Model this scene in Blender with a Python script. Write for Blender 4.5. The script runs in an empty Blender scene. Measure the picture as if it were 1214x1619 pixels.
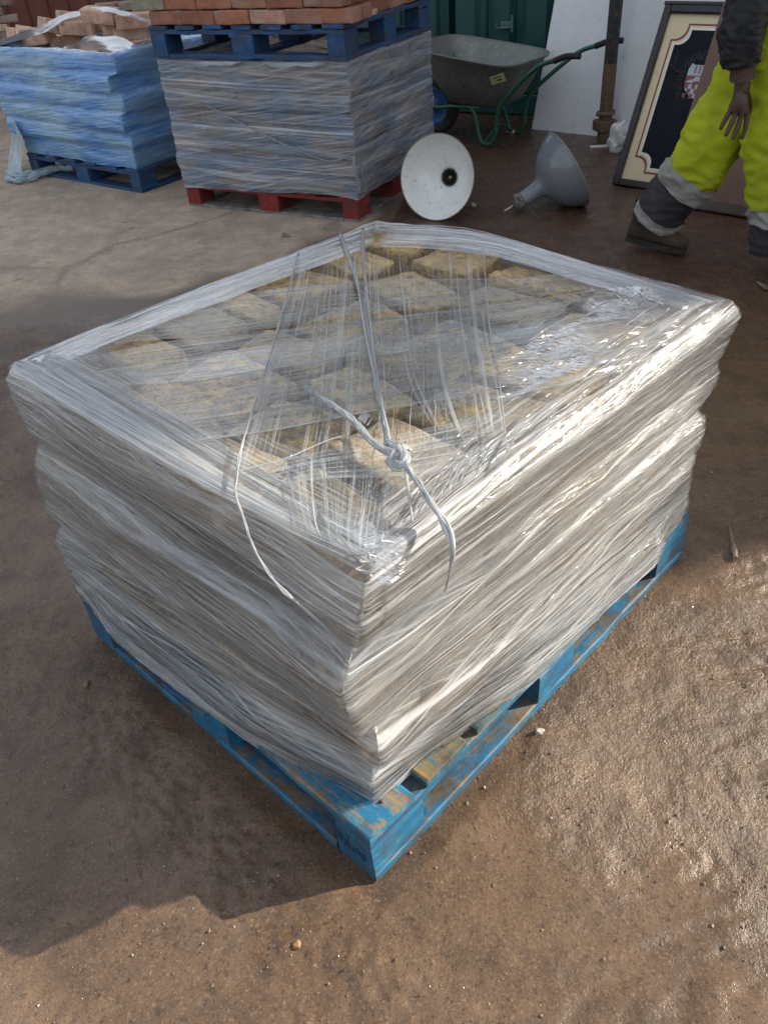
import bpy, bmesh, math, random
import numpy as np
from mathutils import Vector, Matrix, Euler, noise as mnoise
random.seed(7); rng=np.random.default_rng(7)
R=math.radians; PI=math.pi
S=bpy.context.scene; COL=S.collection

# ---------------------------------------------------------------- camera
F_PX=1274.8; CH=1.474; PITCH=.65603; ROLL=-.08118       # measured on the 1214x1619 photograph
cp,sp=math.cos(PITCH),math.sin(PITCH); cr,sr=math.cos(ROLL),math.sin(ROLL)
FW=Vector((0,cp,-sp)); _u=Vector((0,sp,cp)); _r=Vector((1,0,0))
RT=cr*_r+sr*_u; UP=-sr*_r+cr*_u
cam=bpy.data.cameras.new('camera'); co=bpy.data.objects.new('camera',cam); COL.objects.link(co)
m=Matrix.Identity(4)
for i in range(3): m[i][0]=RT[i]; m[i][1]=UP[i]; m[i][2]=-FW[i]
m[2][3]=CH; co.matrix_world=m
cam.sensor_fit='VERTICAL'; cam.sensor_height=24; cam.lens=24*F_PX/1619; cam.clip_start=.05; cam.clip_end=300
S.camera=co
def _d(px,py): return FW+RT*((px-607)/F_PX)-UP*((py-809.5)/F_PX)
def hit(px,py,z=0.):                                     # the point at height z that the photo shows at this pixel
    d=_d(px,py); t=(z-CH)/d.z; return Vector((0,0,CH))+d*t
def hitY(px,py,Y):
    d=_d(px,py); return Vector((0,0,CH))+d*(Y/d.y)

# ---------------------------------------------------------------- light
SUN_EL=26.; SUN_DIR=Vector((.984*math.cos(R(SUN_EL)),.176*math.cos(R(SUN_EL)),math.sin(R(SUN_EL))))
sun=bpy.data.lights.new('sun','SUN'); sun.energy=5.0; sun.angle=R(.5); sun.color=(1,.92,.78)
so=bpy.data.objects.new('sun',sun); COL.objects.link(so); so.rotation_euler=SUN_DIR.to_track_quat('Z','Y').to_euler(); so.location=(8,2,6)
W=bpy.data.worlds.new('World'); S.world=W; W.use_nodes=True
wn=W.node_tree.nodes; wl=W.node_tree.links; wn.clear()
wo=wn.new('ShaderNodeOutputWorld'); bg=wn.new('ShaderNodeBackground'); sky=wn.new('ShaderNodeTexSky')
sky.sky_type='NISHITA'; sky.sun_disc=False; sky.sun_elevation=R(SUN_EL); sky.sun_rotation=math.atan2(SUN_DIR.x,SUN_DIR.y)
sky.air_density=1.2; sky.dust_density=2.0
tc=wn.new('ShaderNodeTexCoord'); nz=wn.new('ShaderNodeTexNoise'); nz.inputs['Scale'].default_value=2.2; nz.inputs['Detail'].default_value=6
rp=wn.new('ShaderNodeValToRGB'); rp.color_ramp.elements[0].position=.40; rp.color_ramp.elements[1].position=.68
mx=wn.new('ShaderNodeMix'); mx.data_type='RGBA'; mx.inputs[7].default_value=(8.6,8.7,9.0,1)
wl.new(tc.outputs['Generated'],nz.inputs['Vector']); wl.new(nz.outputs['Fac'],rp.inputs['Fac'])
wl.new(rp.outputs['Color'],mx.inputs[0]); wl.new(sky.outputs[0],mx.inputs[6]); wl.new(mx.outputs[2],bg.inputs['Color'])
bg.inputs['Strength'].default_value=.080; wl.new(bg.outputs[0],wo.inputs['Surface'])
S.view_settings.view_transform='Standard'; S.view_settings.look='None'; S.view_settings.gamma=1; S.view_settings.exposure=1.0
S.render.engine='CYCLES'; S.cycles.transparent_max_bounces=24; S.cycles.max_bounces=8

# ---------------------------------------------------------------- helpers
def tag(o,label=None,cat=None,group=None,kind=None):
    if label: o['label']=label
    if cat: o['category']=cat
    if group: o['group']=group
    if kind: o['kind']=kind
    return o
def link(o,parent=None,mat=None):
    COL.objects.link(o)
    if parent is not None: o.parent=parent
    return o
def meshobj(name,verts,faces,mat,parent=None,smooth=True,M=None,uv=None):
    me=bpy.data.meshes.new(name); me.from_pydata([tuple(v) for v in verts],[],[tuple(f) for f in faces]); me.update()
    if mat: me.materials.append(mat)
    if smooth: me.polygons.foreach_set('use_smooth',[True]*len(me.polygons))
    if uv is not None:
        l=me.uv_layers.new(name='UVMap'); idx=np.zeros(len(me.loops),dtype=np.int32); me.loops.foreach_get('vertex_index',idx)
        l.data.foreach_set('uv',np.asarray(uv,dtype=np.float32)[idx].ravel())
        at=me.attributes.new('cover','FLOAT','POINT'); at.data.foreach_set('value',np.ones(len(verts),np.float32))
    o=bpy.data.objects.new(name,me); link(o,parent)
    if M is not None: o.matrix_local=M
    return o
def empty(name,loc,rz=0,rx=0,ry=0):
    o=bpy.data.objects.new(name,None); COL.objects.link(o); o.location=loc; o.rotation_euler=(rx,ry,rz); o.empty_display_size=.1; return o
def bmobj(name,bm,mat,parent=None,smooth=False,M=None):
    me=bpy.data.meshes.new(name); bm.to_mesh(me); bm.free()
    if mat: me.materials.append(mat)
    if smooth: me.polygons.foreach_set('use_smooth',[True]*len(me.polygons))
    o=bpy.data.objects.new(name,me); link(o,parent)
    if M is not None: o.matrix_local=M
    return o
def T(x,y,z,rz=0,rx=0,ry=0): return Matrix.Translation((x,y,z)) @ Euler((rx,ry,rz)).to_matrix().to_4x4()
def add_box(bm,lx,ly,lz,M=None,bev=0,seg=1):
    r=bmesh.ops.create_cube(bm,size=1)
    for v in r['verts']: v.co=Vector((v.co.x*lx,v.co.y*ly,v.co.z*lz))
    vs=r['verts']
    if bev:
        es=list({e for v in vs for e in v.link_edges})
        rr=bmesh.ops.bevel(bm,geom=es,offset=bev,segments=seg,affect='EDGES',profile=.6); vs=list({v for f in rr['faces'] for v in f.verts}|{v for v in vs if v.is_valid})
    if M is not None:
        for v in vs: v.co=M@v.co
    return vs
def box(name,lx,ly,lz,mat,parent=None,M=None,bev=.003):
    bm=bmesh.new(); add_box(bm,lx,ly,lz,None,bev); return bmobj(name,bm,mat,parent,False,M)
def rough_block(lx,ly,lz,bev,amp,freq,seed,cuts=5,seg=2):
    bm=bmesh.new(); bmesh.ops.create_cube(bm,size=1)
    for v in bm.verts: v.co=Vector((v.co.x*lx,v.co.y*ly,v.co.z*lz))
    bmesh.ops.bevel(bm,geom=bm.edges[:],offset=bev,segments=seg,affect='EDGES',profile=.6)
    bmesh.ops.subdivide_edges(bm,edges=[e for e in bm.edges if e.calc_length()>bev*2],cuts=cuts,use_grid_fill=True)
    off=Vector((seed*7.3,seed*3.1,seed*1.7))
    for v in bm.verts:
        n=mnoise.noise_vector(v.co*freq+off)+.5*mnoise.noise_vector(v.co*freq*2.6+off)+.25*mnoise.noise_vector(v.co*freq*6+off)
        v.co+=n*amp
    bmesh.ops.recalc_face_normals(bm,faces=bm.faces[:])
    return bm
def tube_geo(pts,rad,n=8,cap=True,ov=0):
    pts=[Vector(p) for p in pts]; vs=[];fs=[]
    rr=rad if hasattr(rad,'__len__') else [rad]*len(pts)
    up=Vector((0,0,1)); prev=None
    for i,p in enumerate(pts):
        t=(pts[min(i+1,len(pts)-1)]-pts[max(i-1,0)]).normalized()
        if prev is None:
            a=t.cross(up); a=a if a.length>1e-3 else t.cross(Vector((1,0,0))); a.normalize()
        else: a=(prev-t*prev.dot(t)).normalized()
        prev=a; b=t.cross(a)
        for k in range(n):
            q=2*PI*k/n; vs.append(p+(a*math.cos(q)+b*math.sin(q))*rr[i])
    for i in range(len(pts)-1):
        for k in range(n): fs.append((i*n+k+ov,i*n+(k+1)%n+ov,(i+1)*n+(k+1)%n+ov,(i+1)*n+k+ov))
    if cap: fs.append(tuple(k+ov for k in range(n))[::-1]); fs.append(tuple((len(pts)-1)*n+k+ov for k in range(n)))
    return vs,fs
def smooth_path(pts,k=6):
    pts=[Vector(p) for p in pts]; out=[]
    for i in range(len(pts)-1):
        p0,p1,p2,p3=pts[max(i-1,0)],pts[i],pts[i+1],pts[min(i+2,len(pts)-1)]
        for j in range(k):
            t=j/k; out.append(.5*((2*p1)+(-p0+p2)*t+(2*p0-5*p1+4*p2-p3)*t*t+(-p0+3*p1-3*p2+p3)*t**3))
    out.append(pts[-1]); return out
def tube(name,pts,rad,mat,parent=None,n=10,k=6,M=None):
    P=smooth_path(pts,k) if k>1 else pts
    if hasattr(rad,'__len__'): rad=list(np.interp(np.linspace(0,1,len(P)),np.linspace(0,1,len(rad)),rad))
    v,f=tube_geo(P,rad,n); return meshobj(name,v,f,mat,parent,True,M)
def lathe(name,prof,mat,parent=None,n=48,M=None,warp=None):
    vs=[];fs=[]
    for (r,z) in prof:
        for k in range(n):
            a=2*PI*k/n; vs.append((r*math.cos(a),r*math.sin(a),z))
    for i in range(len(prof)-1):
        for k in range(n): fs.append((i*n+k,i*n+(k+1)%n,(i+1)*n+(k+1)%n,(i+1)*n+k))
    return meshobj(name,vs,fs,mat,parent,True,M)
# numpy value noise
_T=rng.random((256,256)).astype(np.float32)
def vnoise(x,y,f,seed=0):
    x=np.asarray(x)*f+seed*17.3; y=np.asarray(y)*f+seed*9.1
    xi=np.floor(x).astype(int); yi=np.floor(y).astype(int); fx=x-xi; fy=y-yi
    fx=fx*fx*(3-2*fx); fy=fy*fy*(3-2*fy)
    g=lambda a,b:_T[a&255,b&255]
    return (g(xi,yi)*(1-fx)+g(xi+1,yi)*fx)*(1-fy)+(g(xi,yi+1)*(1-fx)+g(xi+1,yi+1)*fx)*fy-.5
def fbm(x,y,f,o=4,seed=0,gain=.5):
    s=0;a=1
    for i in range(o): s=s+a*vnoise(x,y,f*2**i,seed+i); a*=gain
    return s

# ---------------------------------------------------------------- material kit
class NT:
    def __init__(s,name):
        s.m=bpy.data.materials.new(name); s.m.use_nodes=True; s.t=s.m.node_tree; s.t.nodes.clear()
        s.out=s.t.nodes.new('ShaderNodeOutputMaterial'); s._tc=None
    def n(s,typ,**kw):
        n=s.t.nodes.new('ShaderNode'+typ)
        for k,v in kw.items():
            if k in n.inputs.keys(): s.set(n.inputs[k],v)
            else: setattr(n,k,v)
        return n
    def set(s,i,v):
        if hasattr(v,'is_output') or isinstance(v,bpy.types.NodeSocket): s.t.links.new(v,i)
        elif isinstance(v,(tuple,list)) and len(v)==3 and i.type=='RGBA': i.default_value=(*v,1)
        else: i.default_value=v
    def co(s,w='Object'):
        if s._tc is None: s._tc=s.t.nodes.new('ShaderNodeTexCoord')
        return s._tc.outputs[w]
    def map(s,v,scale=(1,1,1),rot=(0,0,0),loc=(0,0,0)):
        n=s.n('Mapping',Vector=v); n.inputs['Scale'].default_value=scale; n.inputs['Rotation'].default_value=rot; n.inputs['Location'].default_value=loc; return n.outputs[0]
    def noise(s,v,scale,detail=4,rough=.55,dist=0):
        n=s.n('TexNoise'); s.set(n.inputs['Vector'],v); n.inputs['Scale'].default_value=scale; n.inputs['Detail'].default_value=detail; n.inputs['Roughness'].default_value=rough; n.inputs['Distortion'].default_value=dist; return n.outputs['Fac']
    def vor(s,v,scale,feature='F1'):
        n=s.n('TexVoronoi'); n.feature=feature; s.set(n.inputs['Vector'],v); n.inputs['Scale'].default_value=scale; return n
    def rng(s,v,a,b,c=0.,d=1.):
        n=s.n('MapRange'); s.set(n.inputs[0],v); n.inputs[1].default_value=a; n.inputs[2].default_value=b; n.inputs[3].default_value=c; n.inputs[4].default_value=d; return n.outputs[0]
    def mix(s,f,a,b):
        n=s.n('Mix'); n.data_type='RGBA'; s.set(n.inputs[0],f); s.set(n.inputs[6],a); s.set(n.inputs[7],b); return n.outputs[2]
    def math(s,op,a,b=0.):
        n=s.n('Math'); n.operation=op; s.set(n.inputs[0],a); s.set(n.inputs[1],b); return n.outputs[0]
    def bump(s,h,strength=.3,dist=.002,normal=None):
        n=s.n('Bump'); s.set(n.inputs['Height'],h); n.inputs['Strength'].default_value=strength; n.inputs['Distance'].default_value=dist
        if normal is not None: s.set(n.inputs['Normal'],normal)
        return n.outputs[0]
    def bsdf(s,**kw):
        n=s.n('BsdfPrincipled')
        for k,v in kw.items(): s.set(n.inputs[k.replace('_',' ')],v)
        return n
    def done(s,sh): s.t.links.new(sh,s.out.inputs['Surface']); return s.m
def rgb(*c): return tuple(c)

def plain(name,col,rough=.6,metal=0,var=.25,dirt=(.06,.045,.035),dirtamt=.25,scale=12,bumps=.15,spec=.5,sc=1):
    t=NT(name); v=t.co('Object')
    n1=t.noise(v,scale,5); n2=t.noise(v,scale*5,4)
    c=t.mix(t.rng(n1,.3,.7,0,var),col,tuple(x*.45 for x in col))
    c=t.mix(t.rng(n2,.62-.25*dirtamt,.75,0,min(1,dirtamt*2)),c,dirt)
    b=t.bsdf(Base_Color=c,Roughness=t.rng(n1,.3,.7,rough*.8,min(1,rough*1.2)),Metallic=metal,Normal=t.bump(n2,bumps,.002)); b.inputs['Specular IOR Level'].default_value=spec
    return t.done(b.outputs[0])

def painted_wood(name,paint,wear=.45,bare=(.21,.15,.09),dirt=(.05,.038,.028),rough=.6,topbare=.0,paint2=None):
    t=NT(name); v=t.co('Object'); oi=t.n('ObjectInfo'); 
    vv=t.n('VectorMath'); vv.operation='ADD'; t.set(vv.inputs[0],v); t.set(vv.inputs[1],oi.outputs['Random']); v=vv.outputs[0]
    grain=t.noise(t.map(v,(6,90,90)),1.0,5,.6)
    blotch=t.noise(t.map(v,(.6,1.6,1.6)),13,6,.72); fine=t.noise(t.map(v,(.4,1.4,1.4)),80,4,.65)
    p2=paint2 or tuple(x*1.5+.01 for x in paint)
    pc=t.mix(t.rng(blotch,.35,.65),paint,p2)
    pc=t.mix(t.rng(grain,.35,.7,0,.5),pc,tuple(x*.5 for x in paint))
    wood=t.mix(grain,tuple(x*.5 for x in bare),tuple(x*1.35 for x in bare))
    s=t.math('ADD',t.math('MULTIPLY',blotch,.6),t.math('ADD',t.math('MULTIPLY',grain,.25),t.math('MULTIPLY',fine,.3)))
    if topbare:
        g=t.n('NewGeometry'); sx=t.n('SeparateXYZ'); t.set(sx.inputs[0],g.outputs['True Normal'])
        s=t.math('ADD',s,t.math('MULTIPLY',t.math('MAXIMUM',sx.outputs[2],0.),topbare))
    th=.80-.3*wear
    f=t.rng(s,th-.03,th+.05)
    c=t.mix(f,pc,wood)
    d=t.rng(t.noise(v,11,6,.72),.44,.66,0,.85)
    c=t.mix(d,c,dirt)
    h=t.math('ADD',t.math('MULTIPLY',grain,.7),t.math('MULTIPLY',fine,.5))
    h=t.math('SUBTRACT',h,t.math('MULTIPLY',f,.25))
    b=t.bsdf(Base_Color=c,Roughness=rough,Normal=t.bump(h,.6,.003)); b.inputs['Specular IOR Level'].default_value=.35
    return t.done(b.outputs[0])

def brick_mat(name,cols,rough=.85,pale=.25):
    t=NT(name); v=t.co('Object'); oi=t.n('ObjectInfo')
    vv=t.n('VectorMath'); vv.operation='ADD'; t.set(vv.inputs[0],v)
    cm=t.n('CombineXYZ'); t.set(cm.inputs[0],t.math('MULTIPLY',oi.outputs['Random'],31.)); t.set(cm.inputs[1],t.math('MULTIPLY',oi.outputs['Random'],17.)); t.set(vv.inputs[1],cm.outputs[0]); v=vv.outputs[0]
    r=t.n('ValToRGB'); t.set(r.inputs[0],oi.outputs['Random']); e=r.color_ramp.elements
    for i,c in enumerate(cols):
        if i<2: e[i].position=i/(len(cols)-1) ; e[i].color=(*c,1)
        else:
            q=e.new(i/(len(cols)-1)); q.color=(*c,1)
    e[1].position=1/(len(cols)-1)
    n1=t.noise(v,14,5,.65); n2=t.noise(v,70,4,.6); n3=t.noise(v,7,3)
    c=t.mix(t.rng(n1,.4,.65,0,.55),r.outputs[0],(.10,.055,.04))
    c=t.mix(t.rng(n3,.52,.66,0,pale),c,(.52,.44,.36))
    c=t.mix(t.rng(n2,.6,.72,0,.6),c,(.07,.045,.035))
    b=t.bsdf(Base_Color=c,Roughness=rough,Normal=t.bump(t.math('ADD',n1,n2),.7,.005)); b.inputs['Specular IOR Level'].default_value=.25
    return t.done(b.outputs[0])

def film(name,cov=.2,amp=.6,body=(.78,.80,.82),body2=None,sc=(.8,170.),ang=(0.,2.,-3.),warp=.012,rough=.2,cloud=.25,gloss=.5,trans=.3,bumpd=.0012,bstr=.7,boost=.55,thr=(.50,.66),patch=(3,9)):
    """stretch film: whitened strands that run along U over a thin clear skin"""
    t=NT(name); uv=t.co('UV')
    w=t.n('TexNoise'); t.set(w.inputs['Vector'],uv); w.inputs['Scale'].default_value=1.6; w.inputs['Detail'].default_value=1.5
    wv=t.n('VectorMath'); wv.operation='SCALE'; sub=t.n('VectorMath'); sub.operation='SUBTRACT'; t.set(sub.inputs[0],w.outputs['Color']); sub.inputs[1].default_value=(.5,.5,.5)
    t.set(wv.inputs[0],sub.outputs[0]); wv.inputs['Scale'].default_value=warp*2
    ad=t.n('VectorMath'); ad.operation='ADD'; t.set(ad.inputs[0],uv); t.set(ad.inputs[1],wv.outputs[0]); u2=ad.outputs[0]
    s=None; hs=None
    for i,a in enumerate(ang):
        k=(1.,.42,1.7,.8)[i%4]; wt=(1.,.85,.8,.7)[i%4]
        n=t.noise(t.map(t.map(u2,(1,1,1),(0,0,R(a))),(sc[0]*(1,.7,1.6,1)[i%4],sc[1]*k,1),(0,0,0),(i*3.3,i*7.7,0)),1.0,2.5,.65)
        q=t.math('MULTIPLY',t.rng(n,thr[0],thr[1]),wt)
        # a strand whitens only for part of its run
        q=t.math('MULTIPLY',q,t.rng(t.noise(t.map(uv,(2.2,11+5*i,1),(0,0,R(a)),(i*5.,0,0)),1.,3,.6),.36,.56,.25,1.))
        s=q if s is None else t.math('MAXIMUM',s,q); hs=n if hs is None else t.math('ADD',hs,n)
    cl=t.noise(t.map(uv,(1.6,8,1)),1.6,4,.6)
    al=t.math('ADD',t.math('ADD',cov,t.math('MULTIPLY',s,amp)),t.math('MULTIPLY',t.math('SUBTRACT',cl,.5),cloud*2))
    cc=t.n('Clamp'); t.set(cc.inputs[0],al); cc.inputs[1].default_value=.0; cc.inputs[2].default_value=.98; cover=t.n('Attribute',attribute_name='cover').outputs['Fac']; al=t.math('MULTIPLY',cc.outputs[0],cover)
    nm=t.bump(t.math('ADD',hs,t.math('MULTIPLY',cl,1.5)),bstr,bumpd*3)
    bc=body
    if body2 is not None: bc=t.mix(t.rng(t.noise(t.map(uv,(patch[0],patch[1],1)),1.2,4,.6),.40,.60),body,body2)
    if body2 is not None or isinstance(bc,tuple): bc=t.mix(t.math('MULTIPLY',s,boost),bc,tuple(min(.9,x*1.5+.06) for x in body) if body2 is not None else (.88,.89,.90))
    df=t.n('BsdfDiffuse'); t.set(df.inputs['Color'],bc); t.set(df.inputs['Normal'],nm)
    tl=t.n('BsdfTranslucent'); t.set(tl.inputs['Color'],bc); t.set(tl.inputs['Normal'],nm)
    m1=t.n('MixShader'); m1.inputs[0].default_value=trans; t.set(m1.inputs[1],df.outputs[0]); t.set(m1.inputs[2],tl.outputs[0])
    tr=t.n('BsdfTransparent'); tr.inputs['Color'].default_value=(.975,.985,.99,1)
    m2=t.n('MixShader'); t.set(m2.inputs[0],al); t.set(m2.inputs[1],tr.outputs[0]); t.set(m2.inputs[2],m1.outputs[0])
    gl=t.n('BsdfAnisotropic'); gl.inputs['Roughness'].default_value=rough; t.set(gl.inputs['Normal'],nm); gl.inputs['Color'].default_value=(1,1,1,1)
    fr=t.n('Fresnel'); fr.inputs['IOR'].default_value=1.48; t.set(fr.inputs['Normal'],nm)
    gf=t.math('MULTIPLY',t.math('MULTIPLY',fr.outputs[0],cover),t.math('ADD',gloss,t.math('MULTIPLY',al,gloss*.8)))
    m3=t.n('MixShader'); t.set(m3.inputs[0],gf); t.set(m3.inputs[1],m2.outputs[0]); t.set(m3.inputs[2],gl.outputs[0])
    return t.done(m3.outputs[0])

# ---------------------------------------------------------------- palette
MT={}
MT['pallet_blue']=painted_wood('worn_blue_paint',(.006,.105,.24),.43,(.17,.125,.075),paint2=(.018,.18,.31),topbare=.10)
MT['pallet_top']=painted_wood('worn_deck_boards',(.02,.13,.19),.60,(.22,.155,.08),paint2=(.05,.20,.24),topbare=.06)
MT['pallet_dark']=painted_wood('dark_blue_paint',(.010,.050,.145),.44,(.13,.10,.075),paint2=(.018,.10,.26))
MT['pallet_red']=painted_wood('red_paint',(.19,.012,.014),.38,(.13,.09,.065),paint2=(.28,.025,.028))
MT['grey_wood']=painted_wood('grey_wood',(.17,.17,.16),.5,(.22,.19,.15))
MT['brick']=brick_mat('red_brick',[(.36,.14,.085),(.42,.18,.11),(.27,.105,.075),(.40,.22,.15),(.31,.16,.115)])
MT['brick_pale']=brick_mat('pale_brick',[(.66,.44,.33),(.60,.37,.28),(.72,.52,.40),(.62,.40,.30)],pale=.5)
MT['brick_grey']=brick_mat('grey_green_brick',[(.30,.28,.21),(.33,.30,.23),(.28,.27,.20)])
MT['brick_lime']=brick_mat('limed_brick',[(.55,.30,.22),(.6,.36,.27),(.5,.3,.22)],pale=.9)
MT['brick_dull']=brick_mat('dull_brick',[(.30,.22,.19),(.26,.19,.18),(.36,.29,.24),(.24,.20,.20)],pale=.4)

def stone_mat():
    t=NT('yorkstone'); v=t.co('Object'); oi=t.n('ObjectInfo')
    vv=t.n('VectorMath'); vv.operation='ADD'; t.set(vv.inputs[0],v); t.set(vv.inputs[1],t.math('MULTIPLY',oi.outputs['Random'],23.)); v=vv.outputs[0]
    r=t.n('ValToRGB'); t.set(r.inputs[0],oi.outputs['Random']); e=r.color_ramp.elements
    cols=[(.46,.33,.19),(.58,.43,.25),(.34,.285,.215),(.64,.47,.26),(.30,.26,.21),(.56,.37,.19),(.42,.355,.27)]
    e[0].color=(*cols[0],1); e[1].position=1/6; e[1].color=(*cols[1],1)
    for i in range(2,7): q=e.new(i/6); q.color=(*cols[i],1)
    n1=t.noise(v,5,7,.75); n2=t.noise(v,38,6,.75); n3=t.noise(v,120,3,.6); n4=t.noise(v,9,5,.7)
    c=t.mix(t.math('MULTIPLY',t.rng(n1,.46,.58,0,.95),t.rng(t.math('FRACT',t.math('MULTIPLY',oi.outputs['Random'],7.3)),.25,.75,.15,1.)),r.outputs[0],(.80,.56,.24))
    c=t.mix(t.rng(n4,.50,.62,0,.8),c,(.20,.165,.13))
    c=t.mix(t.rng(n2,.54,.66,0,.8),c,(.055,.042,.032))
    c=t.mix(t.rng(n3,.62,.72,0,.5),c,(.56,.45,.28))
    h=t.math('ADD',t.math('MULTIPLY',n1,.6),t.math('ADD',t.math('MULTIPLY',n2,.6),t.math('MULTIPLY',n3,.25)))
    b=t.bsdf(Base_Color=c,Roughness=.85,Normal=t.bump(h,.9,.008)); b.inputs['Specular IOR Level'].default_value=.25
    return t.done(b.outputs[0])
MT['stone']=stone_mat()

# ================================================================ ground
SLOPE=.176/.984
def ground():
    def axis(lo,hi,a,b,step,grow=1.12):
        c=list(np.arange(a,b,step)); s=step
        x=c[-1]
        while x<hi: s*=grow; x+=s; c.append(x)
        s=step; x=c[0]; L=[]
        while x>lo: s*=grow; x-=s; L.append(x)
        return np.array(L[::-1]+c)
    xs=axis(-90,90,-1.9,2.0,.0085); ys=axis(-6,150,.35,3.4,.0085,1.03)
    X,Y=np.meshgrid(xs,ys); sh=X.shape
    # concrete apron: everything beyond this wandering line
    bx=np.array([-9,-1.0,-.6,-.38,-.05,.15,.3,.45,9]); by=np.array([3.5,3.50,3.72,3.98,4.3,4.6,5.0,9,60.])
    nz=fbm(X,Y,2.2,5,3)*.25
    dcon=(Y-np.interp(X,bx,by))+nz*.55
    dcon=np.where(X>.5,-1,dcon)
    con=np.clip(dcon/.03+.5,0,1)
    damp=np.clip(1-np.abs(dcon-.0)/(.20+.5*np.clip(vnoise(X,Y,3.1,8)+.3,0,1)),0,1)*con
    near=np.clip((5.5-Y)/3,0,1)*np.clip((3.2-np.abs(X))/1.2,0,1)
    lump=fbm(X,Y,1.1,3,11)*.018
    med=fbm(X,Y,9,4,21,.6)*.0065+(.5-np.abs(fbm(X,Y,17,3,25)))*.0035
    fin=fbm(X,Y,50,2,31,.9)*.0047*np.clip(.6+1.5*fbm(X,Y,4,3,33),.25,1.6)
    # tread marks pressed beside the pallet, running along its short side
    th=.7705; du=(X+.072)*math.cos(th)+(Y-.778)*math.sin(th); dv=-(X+.072)*math.sin(th)+(Y-.778)*math.cos(th)
    tr=np.clip(1-np.abs(du+.17)/.15,0,1)*np.clip((1.05-dv)/.3,0,1)*np.clip((dv+.55)/.3,0,1)
    tread=tr*(np.sin((dv*1.0+du*1.6)*150+fbm(X,Y,14,4,40)*11)*.0011*(.5+vnoise(X,Y,20,5)+.5)+fbm(du*2.5,dv,46,3,44)*.008)
    tr2=np.clip(1-np.abs(X-.86-.25*(Y-1.0))/.14,0,1)*np.clip(1-np.abs(Y-1.15)/.55,0,1)
    tread2=tr2*(np.abs(np.sin((Y*1.0-X*.8)*48+fbm(X,Y,7,3,50)*7))*.006+fbm(X,Y,34,3,54)*.016)
    sw=fbm(X,Y,1.7,2,120)*3.; aa=X*np.cos(sw*.5+.9)+Y*np.sin(sw*.5+.9); bb=-X*np.sin(sw*.5+.9)+Y*np.cos(sw*.5+.9)
    smear=fbm(aa*.22,bb,34,3,130)*.0065*np.clip(fbm(X,Y,2.1,2,140)*3+.55,0,1)
    smooth=np.clip(fbm(X,Y,1.6,3,61)*2.6+.35,0,1)                     # slicks where the mud is skinned over with water
    slick=np.exp(-(((X+.42)/.30)**2+((Y-.84)/.17)**2))+np.exp(-(((X+.72)/.3)**2+((Y-1.02)/.2)**2))
    smooth=np.clip(smooth+slick,0,1)
    Z=lump*.6+med*(1-.55*smooth)+fin*(1.15-smooth*.9)+tread+tread2*.7+smear
    Zc=fbm(X,Y,1.3,3,71)*.006+.004+fbm(X,Y,30,3,81)*.0015*near
    Z=Z*(1-con)+Zc*con
    far=np.clip((Y-6)/3,0,1); Z=Z*(1-far)
    # sits flat under the pallets
    inside=np.clip(1-np.maximum(np.maximum(-du-.0,du-1.2),np.maximum(-dv,dv-1.0))/.05,0,1)
    Z=Z*(1-.8*inside)-.004*inside
    # puddles: water surface stands level where the mud dips
    pud=np.zeros(sh)
    for (cx,cy,ax,ay,an,lv) in ((1.10,1.50,.13,.06,-.5,.0005),):
        dx=X-cx; dy=Y-cy; a=dx*math.cos(an)+dy*math.sin(an); b=-dx*math.sin(an)+dy*math.cos(an)
        g=np.clip(1.25-np.sqrt((a/ax)**2+(b/ay)**2)+fbm(X,Y,9,4,90)*.9,0,1)
        Z=np.where(g>.25,Z-.004*(g-.25),Z); k=(g>.45); Z=np.where(k,np.minimum(Z,0)*0-.0035,Z); pud=np.maximum(pud,np.where(k,1.,0.))
    n=sh[0]*sh[1]; co_=np.empty((n,3),np.float32); co_[:,0]=X.ravel(); co_[:,1]=Y.ravel(); co_[:,2]=Z.ravel()
    i=np.arange(n).reshape(sh); q=np.stack([i[:-1,:-1],i[:-1,1:],i[1:,1:],i[1:,:-1]],-1).reshape(-1,4)
    me=bpy.data.meshes.new('ground'); me.vertices.add(n); me.vertices.foreach_set('co',co_.ravel())
    me.loops.add(q.size); me.loops.foreach_set('vertex_index',q.ravel().astype(np.int32))
    me.polygons.add(len(q)); me.polygons.foreach_set('loop_start',np.arange(0,q.size,4,dtype=np.int32)); me.polygons.foreach_set('use_smooth',np.ones(len(q),bool)); me.update(calc_edges=True)
    for nm,a in (('concrete',con),('damp',damp),('puddle',pud),('smooth',smooth)):
        at=me.attributes.new(nm,'FLOAT','POINT'); at.data.foreach_set('value',a.ravel().astype(np.float32))
    t=NT('yard_ground'); v=t.co('Object')
    A=lambda k:t.n('Attribute',attribute_name=k).outputs['Fac']
    con_,dmp,pd,sm=A('concrete'),A('damp'),A('puddle'),A('smooth')
    n1=t.noise(v,1.3,5,.6); n2=t.noise(v,9,6,.65); n3=t.noise(v,60,5,.7); n4=t.noise(v,230,3,.6); n5=t.noise(v,3.3,6,.7)
    mud=t.mix(t.rng(n1,.38,.62),(.112,.068,.041),(.155,.098,.060))
    mud=t.mix(t.rng(n2,.42,.68,0,.75),mud,(.054,.034,.021))
    mud=t.mix(t.rng(n5,.50,.66,0,.6),mud,(.168,.115,.078))
    mud=t.mix(t.rng(n3,.56,.68,0,.75),mud,(.036,.022,.014))
    n6=t.noise(v,150,4,.75)
    mud=t.mix(t.rng(n6,.57,.66,0,.6),mud,(.27,.19,.125))
    mud=t.mix(t.rng(n6,.43,.36,0,.65),mud,(.025,.016,.011))
    mud=t.mix(t.rng(n4,.66,.72,0,.5),mud,(.36,.29,.21))
    # darker, redder mud towards the back of the yard
    sx=t.n('SeparateXYZ'); t.set(sx.inputs[0],v)
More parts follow.
